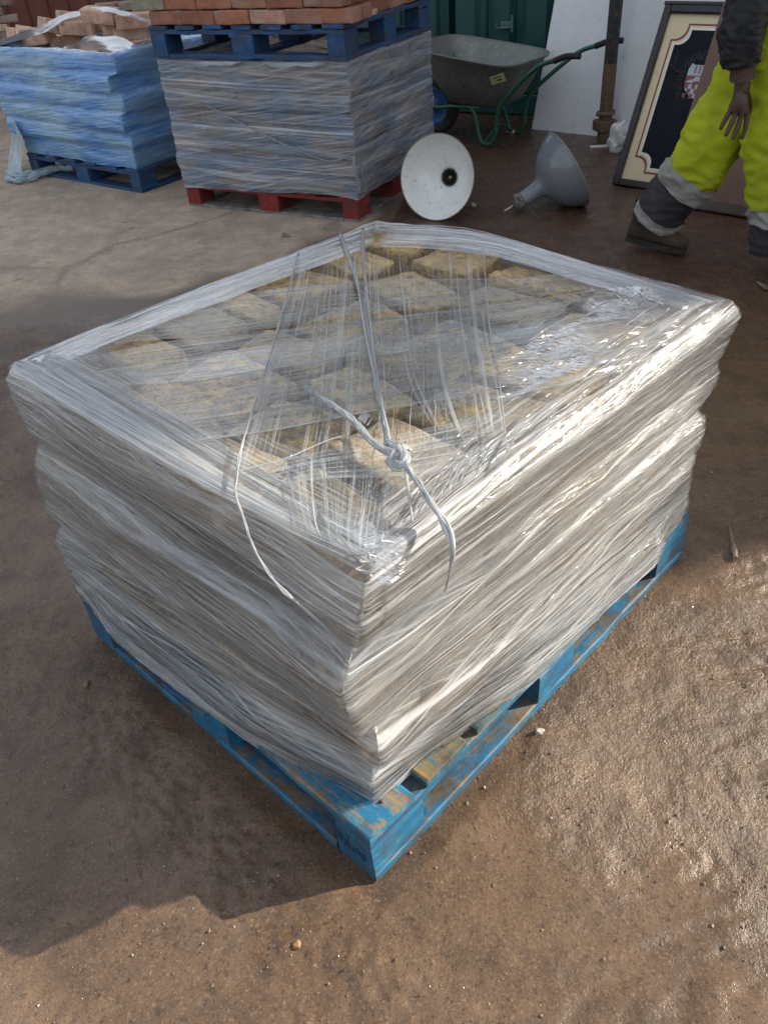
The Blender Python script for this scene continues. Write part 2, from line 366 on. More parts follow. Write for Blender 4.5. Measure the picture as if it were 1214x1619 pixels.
    back=t.rng(t.math('ADD',sx.outputs[1],t.math('MULTIPLY',n5,1.2)),2.7,4.2)
    mud=t.mix(back,mud,t.mix(t.rng(n2,.4,.65),(.098,.054,.035),(.052,.028,.019)))
    conc=t.mix(t.rng(n2,.35,.65),(.47,.37,.28),(.31,.24,.175))
    conc=t.mix(t.rng(t.noise(v,2.1,6,.75),.50,.60,0,.35),conc,(.20,.155,.12))
    conc=t.mix(t.rng(n5,.50,.68,0,.6),conc,(.27,.205,.155))
    conc=t.mix(t.rng(n3,.52,.66,0,.6),conc,(.21,.165,.125))
    conc=t.mix(t.rng(n4,.58,.66,0,.6),conc,(.62,.55,.46))
    wetp=t.rng(t.noise(v,5.5,4,.6),.66,.69)
    crack=t.vor(t.map(v,(1,1,1)),.55,'DISTANCE_TO_EDGE'); 
    wv=t.n('VectorMath'); wv.operation='ADD'; t.set(wv.inputs[0],v)
    sc_=t.n('VectorMath'); sc_.operation='SCALE'; nn=t.n('TexNoise'); t.set(nn.inputs['Vector'],v); nn.inputs['Scale'].default_value=3; nn.inputs['Detail'].default_value=5; t.set(sc_.inputs[0],nn.outputs['Color']); sc_.inputs['Scale'].default_value=.35; t.set(wv.inputs[1],sc_.outputs[0]); t.set(crack.inputs['Vector'],wv.outputs[0])
    ck=t.rng(crack.outputs[0],.0,.022,1,0)
    wet=t.math('MAXIMUM',t.math('MAXIMUM',t.rng(dmp,.05,.55),t.math('MULTIPLY',wetp,.8)),t.math('MULTIPLY',ck,.55))
    conc=t.mix(t.math('MULTIPLY',wet,.85),conc,(.075,.05,.036))
    c=t.mix(con_,mud,conc); c=t.mix(pd,c,(.12,.078,.045))
    r1=t.rng(n2,.35,.65,.20,.46); r1=t.math('SUBTRACT',r1,t.math('MULTIPLY',sm,.06))
    r2=t.math('SUBTRACT',.85,t.math('MULTIPLY',wet,.4))
    rr=t.n('Mix'); t.set(rr.inputs[0],con_); t.set(rr.inputs[2],r1); t.set(rr.inputs[3],r2)
    r3=t.n('Mix'); t.set(r3.inputs[0],pd); t.set(r3.inputs[2],rr.outputs[0]); r3.inputs[3].default_value=.05
    h=t.math('ADD',t.math('MULTIPLY',n3,1.0),t.math('ADD',t.math('MULTIPLY',n4,.45),t.math('MULTIPLY',n2,.6)))
    bs=t.math('MULTIPLY',t.math('SUBTRACT',1.,pd),t.math('SUBTRACT',.75,t.math('MULTIPLY',sm,.45)))
    bn=t.n('Bump'); t.set(bn.inputs['Height'],h); t.set(bn.inputs['Strength'],bs); bn.inputs['Distance'].default_value=.008
    b=t.bsdf(Base_Color=c,Roughness=r3.outputs[0],Normal=bn.outputs[0]); b.inputs['Specular IOR Level'].default_value=.5
    me.materials.append(t.done(b.outputs[0]))
    o=bpy.data.objects.new('ground',me); COL.objects.link(o); tag(o,kind='structure')
    return xs,ys,Z
gx,gy,gZ=ground()
def gz(x,y): 
    i=min(len(gx)-1,max(0,int(np.searchsorted(gx,x)))); j=min(len(gy)-1,max(0,int(np.searchsorted(gy,y)))); return float(gZ[j,i])
def grit():
    rnd=random.Random(3); vs=[];fs=[]; 
    tmpl=[Vector(v).normalized() for v in ((1,0,0),(-1,0,0),(0,1,0),(0,-1,0),(0,0,1),(0,0,-1))]
    F=((0,2,4),(2,1,4),(1,3,4),(3,0,4),(2,0,5),(1,2,5),(3,1,5),(0,3,5))
    for i in range(9000):
        if i<6500: x=rnd.uniform(-1.3,1.5); y=rnd.uniform(.42,2.4)
        else: x=rnd.uniform(-1.8,2.3); y=rnd.uniform(.4,6)
        if mnoise.noise(Vector((x*3,y*3,0)))<.0 and rnd.random()<.8: continue
        s=.0008+.0013*rnd.random()**2+(.003*rnd.random()**9)
        z=gz(x,y)+s*.25; o=len(vs); a=rnd.uniform(0,6.3)
        for t_ in tmpl:
            w=t_*s*rnd.uniform(.7,1.3); vs.append((x+w.x*math.cos(a)-w.y*math.sin(a),y+w.x*math.sin(a)+w.y*math.cos(a),z+w.z*.7))
        fs+= [tuple(k+o for k in f) for f in F]
    t=NT('grit'); v=t.co('Object'); w=t.n('TexWhiteNoise'); g=t.n('NewGeometry'); t.set(w.inputs['Vector'],g.outputs['Position'])
    n=t.noise(v,40,2); c=t.mix(t.rng(n,.4,.6),(.07,.045,.032),(.28,.21,.155)); b=t.bsdf(Base_Color=c,Roughness=.35)
    o=meshobj('grit',vs,fs,t.done(b.outputs[0]),None,False); tag(o,'fine wet grit scattered over the muddy ground','grit',kind='stuff')
grit()
def pebble(px,py,size,col,label,cat='pebble',sq=(1,.8,.6),name='pebble',yaw=0):
    p=hit(px,py,0); bm=bmesh.new(); bmesh.ops.create_icosphere(bm,subdivisions=3,radius=1)
    for v in bm.verts:
        n=mnoise.noise(v.co*1.3+Vector((px*.1,py*.1,0))); v.co*=1+.45*n; v.co=Vector((v.co.x*size*sq[0],v.co.y*size*sq[1],v.co.z*size*sq[2]))
    o=bmobj(name,bm,plain('mat_'+name,col,.6,0,.3,scale=60,bumps=.3),None,True); o.location=(p.x,p.y,gz(p.x,p.y)+size*sq[2]*.55); o.rotation_euler=(0,0,yaw); tag(o,label,cat)
pebble(852,1160,.0105,(.42,.37,.31),'small pale grey pebble on the mud beside the long side of the near blue pallet')
pebble(138,1083,.011,(.17,.10,.06),'small brown stone chip on shaded mud left of the near blue pallet',sq=(.8,1,.5),name='stone_chip')
pebble(748,327,.03,(.30,.27,.23),'grey flat stone chip on the mud right of the white lamp shade','stone chip',(.6,.9,.5),'stone_chip')
pebble(985,641,.012,(.45,.36,.28),'pale pebble pressed in sunlit mud right of the wrapped stone load','pebble',(1,.7,.3))
pebble(470,1497,.008,(.30,.17,.07),'tiny orange pebble on the sunlit mud near the bottom edge','pebble')
def wood_chip(a,b,w,label,mat,name='wood_splinter'):
    A=hit(*a,0); B=hit(*b,0); rnd=random.Random(int(a[0])); L=(B-A).length; n=12; vs=[];fs=[]
    for i in range(n):
        t_=i/(n-1); ww=w*(.35+.9*t_ if t_<.85 else 1.0)*rnd.uniform(.8,1.15)
        for k,(sx,sz) in enumerate(((-1,-.3),(-.6,.9),(.1,1.2),(.8,.7),(1,-.3))): vs.append((t_*L,ww*sx*rnd.uniform(.85,1.1),.004+ww*.55*sz*rnd.uniform(.8,1.2)))
    for i in range(n-1):
        for k in range(5): fs.append((i*5+k,i*5+(k+1)%5,(i+1)*5+(k+1)%5,(i+1)*5+k))
    fs.append((4,3,2,1,0)); fs.append(tuple((n-1)*5+k for k in range(5)))
    o=meshobj(name,vs,fs,mat,None,False); o.location=(A.x,A.y,gz(A.x,A.y)+.002); o.rotation_euler=(0,-.03,math.atan2(B.y-A.y,B.x-A.x)); tag(o,label,'splinter')
MT['oldwood']=painted_wood('old_wood',(.17,.125,.085),.5,(.26,.19,.13))
wood_chip((1152,832),(1161,886),.0085,'jagged weathered wood splinter lying on mud at the right edge',MT['oldwood'])
wood_chip((1195,447),(1214,460),.012,'dark curled scrap of wood on shaded mud by the leading boot',MT['oldwood'])
wood_chip((800,211),(815,212),.02,'short pale stick on the ground beneath the wheelbarrow legs',plain('pale_stick',(.5,.46,.4)),'stick')

# ================================================================ pallets
def board(name,L,Wd,Th,mat,parent,M,seed=0,worn=.0015):
    """a plank along X with slightly wavering arrises"""
    bm=bmesh.new(); n=max(4,int(L/.06)); rnd=random.Random(seed)
    prof=[(-.5,-.5),(.5,-.5),(.5,.35),(.46,.5),(-.46,.5),(-.5,.35)]
    rings=[]
    for i in range(n+1):
        x=-L/2+L*i/n; o=mnoise.noise_vector(Vector((x*9,seed*3.7,0)))*worn
        ring=[]
        for k,(a,b) in enumerate(prof):
            j=mnoise.noise_vector(Vector((x*25,seed*5.1,k*4.)))*worn*.8
            ring.append(bm.verts.new((x+(rnd.uniform(-1,1)*worn*.6 if i in(0,n) else 0),a*Wd+o.y+j.y,b*Th+o.z+j.z)))
        rings.append(ring)
    for i in range(n):
        for k in range(6): bm.faces.new((rings[i][k],rings[i][(k+1)%6],rings[i+1][(k+1)%6],rings[i+1][k]))
    bm.faces.new(rings[0]); bm.faces.new(rings[-1][::-1]); bmesh.ops.recalc_face_normals(bm,faces=bm.faces[:])
    return bmobj(name,bm,mat,parent,False,M)
def nail(root,x,y,z,mat): 
    bm=bmesh.new(); bmesh.ops.create_cone(bm,cap_ends=True,segments=10,radius1=.0045,radius2=.004,depth=.003); bmobj('nail',bm,mat,root,True,T(x,y,z))
MT['nail']=plain('rusty_nail',(.09,.045,.025),.6,.6)
def pallet(name,loc,rz,LX,LY,side,top,low,label,group,h=.15,deck=6,deck_along='x',tilt=(0,0),block_w=.10,seed=1,ndeckw=None,worn=.0015,nails=False):
    root=empty(name,loc,rz,*tilt); tag(root,label,'pallet',group)
    bb=.021; dk=.020; st=.020; bh=h-bb-dk-st
    bl=.145
    # bottom perimeter boards
    sd=seed*100
    for k,y in enumerate((block_w/2,LY/2,LY-block_w/2)): board('bottom_board',LX-.006 if k!=1 else LX-2*block_w-.006,block_w,bb,low,root,T(LX/2,y,bb/2),sd+k,worn)
    for k,x in enumerate((block_w/2,LX-block_w/2)): board('bottom_board',LY-2*block_w-.006,block_w-.002,bb,low,root,T(x,LY/2,bb/2,PI/2),sd+5+k,worn)
    for i,x in enumerate((bl/2,LX/2,LX-bl/2)):
        for j,y in enumerate((block_w/2,LY/2,LY-block_w/2)):
            bw=block_w if j!=1 else .14
            o=board('block',bl-.004,bw-.004,bh,side,root,T(x,y,bb+bh/2),sd+10+i*3+j,worn)
    if deck_along=='x':
        for i,x in enumerate((bl/2,LX/2,LX-bl/2)): board('stringer_board',LY-.003,bl-.008,st,side,root,T(x,LY/2,bb+bh+st/2,PI/2),sd+30+i,worn)
        w=ndeckw or .12
        for i in range(deck):
            y=w/2+(LY-w)*i/(deck-1); board('deck_board',LX,w,dk,top if 0<i<deck-1 else side if side is not MT['pallet_blue'] else MT['pallet_blue_edge'],root,T(LX/2,y,h-dk/2),sd+40+i,worn)
            if nails:
                for x in (.04,.11,LX/2-.03,LX/2+.03,LX-.11,LX-.04): nail(root,x+.008*math.sin(i*7+x*9),y+.02*math.sin(x*50+i),h+.0015,MT['nail'])
    else:
        for i,y in enumerate((block_w/2,LY/2,LY-block_w/2)): board('stringer_board',LX-.003,block_w-.002,st,side,root,T(LX/2,y,bb+bh+st/2),sd+30+i,worn)
        w=ndeckw or .12
        for i in range(deck):
            x=w/2+(LX-w)*i/(deck-1); board('deck_board',LY,w,dk,MT['pallet_blue_edge'] if nails and i in (0,deck-1) else top,root,T(x,LY/2,h-dk/2,PI/2),sd+40+i,worn)
            if nails:
                for y in (.035,.07,LY/2-.03,LY/2+.03,LY-.07,LY-.035): nail(root,x+.025*math.sin(i*7+y*9),y+.008*math.sin(x*50+i),h+.0015,MT['nail'])
    return root
MT['pallet_blue_edge']=painted_wood('edge_blue_paint',(.008,.125,.27),.52,(.25,.17,.09),paint2=(.03,.20,.30),topbare=.045)
PL=(-.0722,.7777,0.); TH=.7705
FR=Matrix.Translation(PL)@Matrix.Rotation(TH,4,'Z'); FI=FR.inverted()
main_p=pallet('pallet',PL,TH,1.2,1.0,MT['pallet_blue'],MT['pallet_top'],MT['pallet_blue'],'near bright blue wooden pallet under the clear-wrapped load of stones','wooden pallets in the yard',nails=True,deck=8,deck_along='y',worn=.0022)
# branded digits pressed in the shaded face of the corner block (too worn to read: strokes only)
def brand(root):
    vs=[];fs=[]
    strokes=[((.088,.060),(.088,.098)),((.078,.070),(.078,.094)),((.078,.070),(.071,.082)),((.071,.062),(.071,.095)),((.066,.062),(.058,.062)),((.066,.078),(.058,.078)),((.058,.062),(.058,.078)),((.052,.056),(.052,.100)),((.042,.064),(.034,.064)),((.042,.064),(.042,.078)),((.034,.064),(.034,.078)),((.030,.060),(.022,.072)),((.022,.072),(.030,.084)),((.017,.062),(.010,.062)),((.017,.062),(.017,.082)),((.010,.062),(.010,.082))]
    for (a,b) in strokes:
        v,f=tube_geo([Vector((-.0006,a[0]+.012,a[1]-.01)),Vector((-.0006,b[0]+.012,b[1]-.01))],.0014,5,True,len(vs)); vs+=v; fs+=f
    meshobj('brand_mark',vs,fs,plain('brand_ink',(.008,.06,.15),.9),root)
brand(main_p)
board('broken_slat',.16,.018,.008,MT['pallet_blue'],main_p,T(-.012,.545,.118,PI/2,0,.12),77)

# ================================================================ stones
STV=[]
for i in range(9):
    bm=rough_block(1,1,1,.075,.05,1.9,i+1,cuts=9,seg=2); me=bpy.data.meshes.new('stone'); bm.to_mesh(me); bm.free(); me.materials.append(MT['stone']); me.polygons.foreach_set('use_smooth',[True]*len(me.polygons)); STV.append(me)
def stone(u,v,z,lx,ly,lz,yaw,label,group,k,tx=0,ty=0):
    o=bpy.data.objects.new('stone_block',STV[k%9]); COL.objects.link(o)
    o.matrix_world=FR@T(u,v,z,yaw,tx,ty)@Matrix.Diagonal((lx,ly,lz,1)); tag(o,label,'stone block',group); return o
GS='rough stone blocks stacked on the near pallet'
rnd=random.Random(11)
# lower courses: only the outer ring can be seen through the film
def course(z0,z1,inset,k0,lab):
    h=z1-z0-.006; k=k0
    def run(n,f):
        cuts=[0]+[ (i+rnd.uniform(-.18,.18))/n for i in range(1,n)]+[1]
        for a,b in zip(cuts,cuts[1:]): f((a+b)/2,b-a)
    def put(u,v,lu,lv,):
        nonlocal k; stone(u,v,(z0+z1)/2,lu,lv,h*rnd.uniform(.93,1.0),rnd.uniform(-.02,.02),lab,GS,k); k+=1
    d=.17; A=inset
    run(6,lambda c,w:put(A+.01+c*(1.12-A),A+d/2,w*(1.10-A)-.008,d*rnd.uniform(.93,1.0)))
    run(6,lambda c,w:put(A+.01+c*(1.12-A),.98-d/2,w*(1.10-A)-.008,d*rnd.uniform(.93,1.0)))
    run(4,lambda c,w:put(A+d/2,A+d+c*(.98-2*d-A),d*rnd.uniform(.93,1.0),w*(.98-2*d-A)-.008))
    run(4,lambda c,w:put(1.12-d/2,A+d+c*(.98-2*d-A),d,w*(.98-2*d-A)-.008))
course(.152,.243,.055,0,'brown stone block in the bottom course, dimly seen behind the film')
course(.247,.373,.055,20,'brown stone block in the second course up, dimly seen behind the film')
course(.378,.562,.03,40,'grey brown stone block in the third course up, hidden behind the milky film')
course(.585,.655,.06,60,'narrow stone block in the course under the top layer, hidden behind the milky film')
# top course, laid in four rows of long blocks
NAMES_U=['against the near right film band','second','third','fourth','fifth','sixth','seventh','eighth','against the far side']
rows=[(.03,.27),(.28,.52),(.53,.755),(.765,.985)]
rowname=['in the row along the near left edge','in the second row from the near left edge','in the third row from the near left edge','in the far back row']
rowname=['nearest the left hand face','second from the left hand face','third from the left hand face','furthest from the left hand face']
k=80
looks=['tan','grey brown','orange brown','golden','dark brown']
ordn=['first','second','third','fourth','fifth','sixth','seventh','eighth','ninth']
for ri,(v0,v1) in enumerate(rows):
    n=[6,7,6,7][ri]; cuts=[.045]+[.045+1.07*(i+rnd.uniform(-.24,.24))/n for i in range(1,n)]+[1.125]
    for i,(a,b) in enumerate(zip(cuts,cuts[1:])):
        dz=rnd.uniform(-.045,0); h=rnd.uniform(.08,.10); w=(b-a)-rnd.uniform(.018,.04); L=(v1-v0)-rnd.uniform(.0,.05)
        edge=(ri in(0,3) or i in (0,n-1))
        stone((a+b)/2,(v0+v1)/2+rnd.uniform(-.018,.018),.737-h/2+(dz if not edge else dz*.3),w,L,h,rnd.uniform(-.28,.28) if not edge else rnd.uniform(-.03,.03),
          'top stone block, %s from the load\'s right face, in its %s'%(ordn[i],['row along the left face','second row from the left','third row from the left','far back row'][ri]),GS,k,rnd.uniform(-.09,.09),rnd.uniform(-.09,.09)); k+=1

# ================================================================ stretch film on the main load
wrap=empty('stretch_film',FR@Vector((0,0,.16)),TH); tag(wrap,'clear milky stretch film wound round the near load of stones and knotted on top','plastic wrap')
WI=wrap.matrix_world.inverted() if False else (FR@Matrix.Translation((0,0,.16))).inverted()
def sleeve(name,prof,mat,parent,zoff=0.,corners=None,zs=None,band=None,npts=(170,110,60,150,140),kern=9,bulge=.012,hem=None,ztop=.745,seed=0,recess=.014,joints=(),push=None):
    """film sleeve round a polygonal load; prof[c] = [(z,x,y)...] for every corner, local frame of the pallet"""
    nz=len(zs); rings=[]
    C=len(prof)
    ks=np.exp(-np.linspace(-2,2,kern*2+1)**2)
    ks/=ks.sum()
    for z in zs:
        cor=[np.array([np.interp(z,[p[0] for p in pc_],[p[1] for p in pc_]),np.interp(z,[p[0] for p in pc_],[p[2] for p in pc_])]) for pc_ in prof]
        pts=[]
        for i in range(C):
            a,b=cor[i],cor[(i+1)%C]; n=npts[i]
            t=np.arange(n)/n; pts.append(a[None]*(1-t[:,None])+b[None]*t[:,None])
        P=np.concatenate(pts); n=len(P)
        w=len(ks)//2; Q=np.stack([np.convolve(np.concatenate([P[-w:,j],P[:,j],P[:w,j]]),ks,'valid') for j in (0,1)],1)
        rings.append(Q)
    A=np.array(rings); n=A.shape[1]
    # perimeter length coordinate
    d=np.linalg.norm(np.diff(np.concatenate([A[nz//2],A[nz//2][:1]]),axis=0),axis=1); s=np.concatenate([[0],np.cumsum(d)])[:-1]
    tan=np.roll(A,-1,1)-np.roll(A,1,1); nor=np.stack([tan[...,1],-tan[...,0]],-1); nor/=np.linalg.norm(nor,axis=-1,keepdims=True)+1e-9
    S_,Z_=np.meshgrid(s,zs)
    disp=bulge*fbm(S_,Z_*2.2,5.,3,seed+3)*1.4+.003*fbm(S_*.6,Z_*9-S_*2.0,9,3,seed+9)
    for zj in joints: disp-=recess*np.exp(-((Z_-zj+.02*fbm(S_,S_*0,2.5,2,seed+int(zj*100)))/.013)**2)*(.6+1.2*np.clip(fbm(S_,S_*0,4,2,seed+5)+.3,0,1))
    if push is not None: disp=disp+push(S_,Z_)
    A=A+nor*disp[...,None]
    z3=np.repeat(np.array(zs)[:,None],n,1)
    if hem is not None: z3=z3+hem(S_,Z_)
    return A,z3,s,nor
mainprof=[
 [(.13,.055,.045),(.16,.058,.047),(.22,.045,.03),(.25,.068,.028),(.33,.045,0.0),(.355,.06,.02),(.375,.055,.03),(.40,.022,.018),(.50,.0,.012),(.545,.0,.012),(.575,.045,.03),(.60,.035,.01),(.66,.022,-.012),(.72,.035,-.022),(.745,.055,-.012)],
 [(.13,1.15,.0),(.2,1.15,-.008),(.34,1.13,-.008),(.40,1.135,-.01),(.46,1.155,-.005),(.475,1.15,.012),(.49,1.17,.005),(.52,1.19,-.002),(.57,1.187,-.006),(.595,1.165,.0),(.61,1.165,-.005),(.68,1.17,-.022),(.72,1.165,-.03),(.745,1.145,-.022)],
 [(.13,1.14,.70),(.4,1.17,.70),(.6,1.19,.70),(.72,1.20,.70),(.745,1.19,.70)],
 [(.13,1.10,.97),(.4,1.12,.98),(.6,1.13,.99),(.72,1.125,.99),(.745,1.11,.98)],
 [(.13,-.005,.985),(.16,-.008,1.0),(.24,.0,.985),(.27,-.012,.975),(.33,-.014,.972),(.38,.01,.965),(.42,-.005,.975),(.48,-.004,.98),(.55,.012,.97),(.585,.028,.978),(.62,.02,.985),(.70,.028,1.02),(.72,.03,1.03),(.745,.05,1.02)]]
zs=list(np.linspace(.135,.745,120))
Ltot0=4.29
def pushf(S_,Z_):
    lo=np.clip((.30-Z_)/.14,0,1)
    a=np.clip((S_-.12)/.3,0,1)*np.clip((1.05-S_)/.1,0,1)*.034
    b=np.clip((4.22-S_)/.3,0,1)*np.clip((S_-3.28)/.15,0,1)*.036
    # long loose folds between the corners
    dn=np.minimum(S_,(Ltot0-S_)); cl_=np.exp(-(dn/.16)**2)
    cres=-sum(.020*np.exp(-((Z_-zj)/.016)**2) for zj in (.235,.362,.585))*cl_
    fold=cres+.006*np.sin((Z_-.12*S_)*42+3*np.sin(S_*2.2))*np.clip(fbm(S_,Z_,1.3,2,31)*2+.3,0,1)
    return (a+b)*lo+fold
def hemf(S_,Z_): 
    lift=.03*np.exp(-((S_-1.22)/.16)**2)+.012*fbm(S_,S_*0,3,3,77)
    return lift*np.clip((.34-Z_)/.2,0,1)
A,z3,s,nor=sleeve('side',mainprof,None,None,zs=zs,hem=hemf,push=pushf,joints=(.245,.375,.57),seed=1,bulge=.005,recess=.004,kern=3)
# the film goes on over the arris and lies on the top as a band of varying width
cen=np.array([.60,.50])
top=A[-1]; per=s; Ltot=s[-1]+(s[1]-s[0])
bw=np.interp(per,[0,.08,.25,.5,.8,1.02,1.10,1.2,1.5,1.85,2.1,2.5,3.0,3.2,3.3,3.5,3.8,4.1,Ltot],[.13,.19,.17,.15,.17,.16,.12,.11,.09,.07,.075,.085,.10,.14,.16,.15,.15,.17,.13])
bw=bw+.02*fbm(per,per*0,3,3,5)
rowsA=[];rowsZ=[];rowsV=[]
NB=34
for k in range(1,NB+1):
    f=k/NB; d=cen[None]-top; L=np.linalg.norm(d,axis=1,keepdims=True)
    inn=-nor[-1]*.55+d/L*.45; inn/=np.linalg.norm(inn,axis=1,keepdims=True)
    w=bw*f
    rowsA.append(top+inn*w[:,None]); arc=np.minimum(w/.010,1.)
    zz=.745+.010*np.sin(arc*PI/2)-.006*np.clip(f-.3,0,1)+.005*fbm(rowsA[-1][:,0],rowsA[-1][:,1],11,3,8)*min(1,f*4)+.0035*fbm(per*.5,f*np.ones_like(per)*2,28,2,12)
    rowsZ.append(zz); rowsV.append(.745+bw*f)
A2=np.concatenate([A,np.array(rowsA)]); Z2=np.concatenate([z3,np.array(rowsZ)])
# smooth the roll-over
for it in range(1):
    for j in range(len(zs)-2,len(zs)+3): 
        A2[j]=(A2[j-1]+2*A2[j]+A2[j+1])/4; Z2[j]=(Z2[j-1]+2*Z2[j]+Z2[j+1])/4
n=A2.shape[1]; m_=A2.shape[0]
def grid_film(name,X,Y,Z,U,V,mat,parent,wrapu=True,Ltot=None,M=None,cover=None):
    m_,n=X.shape
    if cover is None: cover=np.ones((m_,n))
    if wrapu: cover=np.concatenate([cover,cover[:,:1]],1)
    if wrapu:
        X=np.concatenate([X,X[:,:1]],1);Y=np.concatenate([Y,Y[:,:1]],1);Z=np.concatenate([Z,Z[:,:1]],1);U=np.concatenate([U,U[:,:1]*0+Ltot],1);V=np.concatenate([V,V[:,:1]],1);n+=1
    vs=np.stack([X.ravel(),Y.ravel(),Z.ravel()],1); i=np.arange(m_*n).reshape(m_,n)
    q=np.stack([i[:-1,:-1],i[:-1,1:],i[1:,1:],i[1:,:-1]],-1).reshape(-1,4)
    me=bpy.data.meshes.new(name); me.from_pydata(vs.tolist(),[],q.tolist()); me.update(); me.polygons.foreach_set('use_smooth',[True]*len(q)); me.materials.append(mat)
    l=me.uv_layers.new(name='UVMap'); l.data.foreach_set('uv',np.stack([U.ravel(),V.ravel()],1)[q.ravel()].astype(np.float32).ravel())
    at=me.attributes.new('cover','FLOAT','POINT'); at.data.foreach_set('value',cover.ravel().astype(np.float32))
    o=bpy.data.objects.new(name,me); link(o,parent)
    if M is not None: o.matrix_local=M
    return o
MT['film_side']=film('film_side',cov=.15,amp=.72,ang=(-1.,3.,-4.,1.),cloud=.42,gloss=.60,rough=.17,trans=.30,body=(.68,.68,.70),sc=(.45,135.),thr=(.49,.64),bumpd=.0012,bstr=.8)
U2=np.repeat(s[None],m_,0); V2=np.concatenate([np.repeat(np.array(zs)[:,None],n,1),np.array(rowsV)])
cv=np.ones((m_,n)); kk=np.arange(NB)/(NB-1)
cv[-NB:]=1-.72*np.clip((kk[:,None]-.15-.25*fbm(np.repeat(per[None],NB,0),kk[:,None]*.6+per[None]*.1,3.,3,91))/.8,0,1)
grid_film('side_film',A2[...,0],A2[...,1],Z2-.16,U2,V2,MT['film_side'],wrap,True,Ltot,None,cv)
# a second, looser turn of film in slanting bands round the load
MT['film_band']=film('film_band',cov=.0,amp=.6,ang=(3.,-6.,8.),sc=(.45,110.),thr=(.55,.66),cloud=.12,gloss=.5,rough=.10,trans=.3,body=(.70,.72,.75))
def band(z_lo,z_hi,slope,off,seed,name='film_turn'):
    nr=26; fz=np.linspace(0,1,nr); S2=s
    Zc=np.empty((nr,n)); X=np.empty((nr,n)); Y=np.empty((nr,n)); V=np.empty((nr,n))
    for j,f in enumerate(fz):
        zc=z_lo+(z_hi-z_lo)*f+slope*np.sin(S2/Ltot*2*PI+seed)+.012*fbm(S2,S2*0+f*.3,3,3,seed+60)
        zc=np.clip(zc,.15,.738); idx=np.clip((zc-zs[0])/(zs[-1]-zs[0])*(len(zs)-1),0,len(zs)-1.001); i0=idx.astype(int); fr=idx-i0
        col=np.arange(n)
        P=A[i0,col]*(1-fr[:,None])+A[np.minimum(i0+1,len(zs)-1),col]*fr[:,None]
        P=P+nor[i0,col]*off
        X[j]=P[:,0];Y[j]=P[:,1]; Zc[j]=z3[i0,col]*(1-fr)+z3[np.minimum(i0+1,len(zs)-1),col]*fr; V[j]=zc
    grid_film(name,X,Y,Zc-.16,np.repeat(S2[None],nr,0)+seed*.7,V*1.02+seed,MT['film_band'],wrap,True,Ltot)
band(.50,.72,.05,.004,1); band(.30,.52,.07,.005,2); band(.17,.34,.05,.006,4)

# ribbons and sheets on the top: edges measured on the level of the stone tops
def topP(px,py,z=.758): return FI@hit(px,py,z)
def ribbon(name,ea,eb,mat,parent,nu=90,nv=30,amp=.003,sag=.0,seed=0,usc=1.,zl=0.,flutter=.0,ends=(.16,.10),edges=0.):
    """film between two edge lines ea, eb (lists of local points); strands run along them"""
    EA=smooth_path(ea,12); EB=smooth_path(eb,12)
    def res(E,t):
        L=np.concatenate([[0],np.cumsum([(E[i+1]-E[i]).length for i in range(len(E)-1)])]); 
        a=np.array([tuple(p) for p in E]); return np.stack([np.interp(t*L[-1],L,a[:,j]) for j in range(3)],1),L[-1]
    t=np.linspace(0,1,nu); a,la=res(EA,t); b,lb=res(EB,t); f=np.linspace(0,1,nv)[:,None,None]
    P=a[None]*(1-f)+b[None]*f; Lm=(la+lb)/2
    wd=np.linalg.norm(a-b,axis=1).mean()
    Uu=np.repeat(t[None]*Lm*usc,nv,0); Vv=np.repeat(np.linspace(0,1,nv)[:,None]*wd,nu,1)
    P[...,2]+=amp*1.6*fbm(P[...,0],P[...,1],7,3,seed+20)+flutter*fbm(Uu*.8,Vv*3,16,2,seed+33)-sag*np.sin(np.linspace(0,1,nu)*PI)[None]*np.sin(np.linspace(0,1,nv)*PI)[:,None]+zl
    cv=np.ones((nv,nu)); j_=.04*fbm(Vv,Vv*0+seed,30,2,5)
    if ends[0]: cv*=np.clip((t[None]+j_)/ends[0],0,1)
    if ends[1]: cv*=np.clip((1-t[None]+j_)/ends[1],0,1)
    return grid_film(name,P[...,0],P[...,1],P[...,2]-.16,Uu+seed*1.3,Vv+seed*2.1,mat,parent,False,None,None,cv)
MT['film_top']=film('film_top',cov=-.01,boost=.4,amp=.36,ang=(0.,1.4,-1.6),sc=(.4,95.),warp=.006,cloud=.05,thr=(.58,.645),gloss=.16,rough=.16,trans=.3,body=(.46,.55,.64),bumpd=.0008)  # bluish reflection of the sky is put into the body colour
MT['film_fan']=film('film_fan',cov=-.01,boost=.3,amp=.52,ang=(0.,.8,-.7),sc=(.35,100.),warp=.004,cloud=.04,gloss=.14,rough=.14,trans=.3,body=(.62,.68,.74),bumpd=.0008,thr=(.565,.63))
MT['film_rope']=film('film_rope',cov=.55,amp=.4,ang=(0.,),sc=(3.,300.),warp=.0,cloud=.1,gloss=.9,rough=.14,trans=.4,body=(.74,.77,.80),bumpd=.0008)
tp=lambda L,z=.757,e=.742:[topP(a,b,e if k in(0,len(L)-1) else z) for k,(a,b) in enumerate(L)]
tq=lambda L,z=.757:[topP(a,b,z) for k,(a,b) in enumerate(L)]
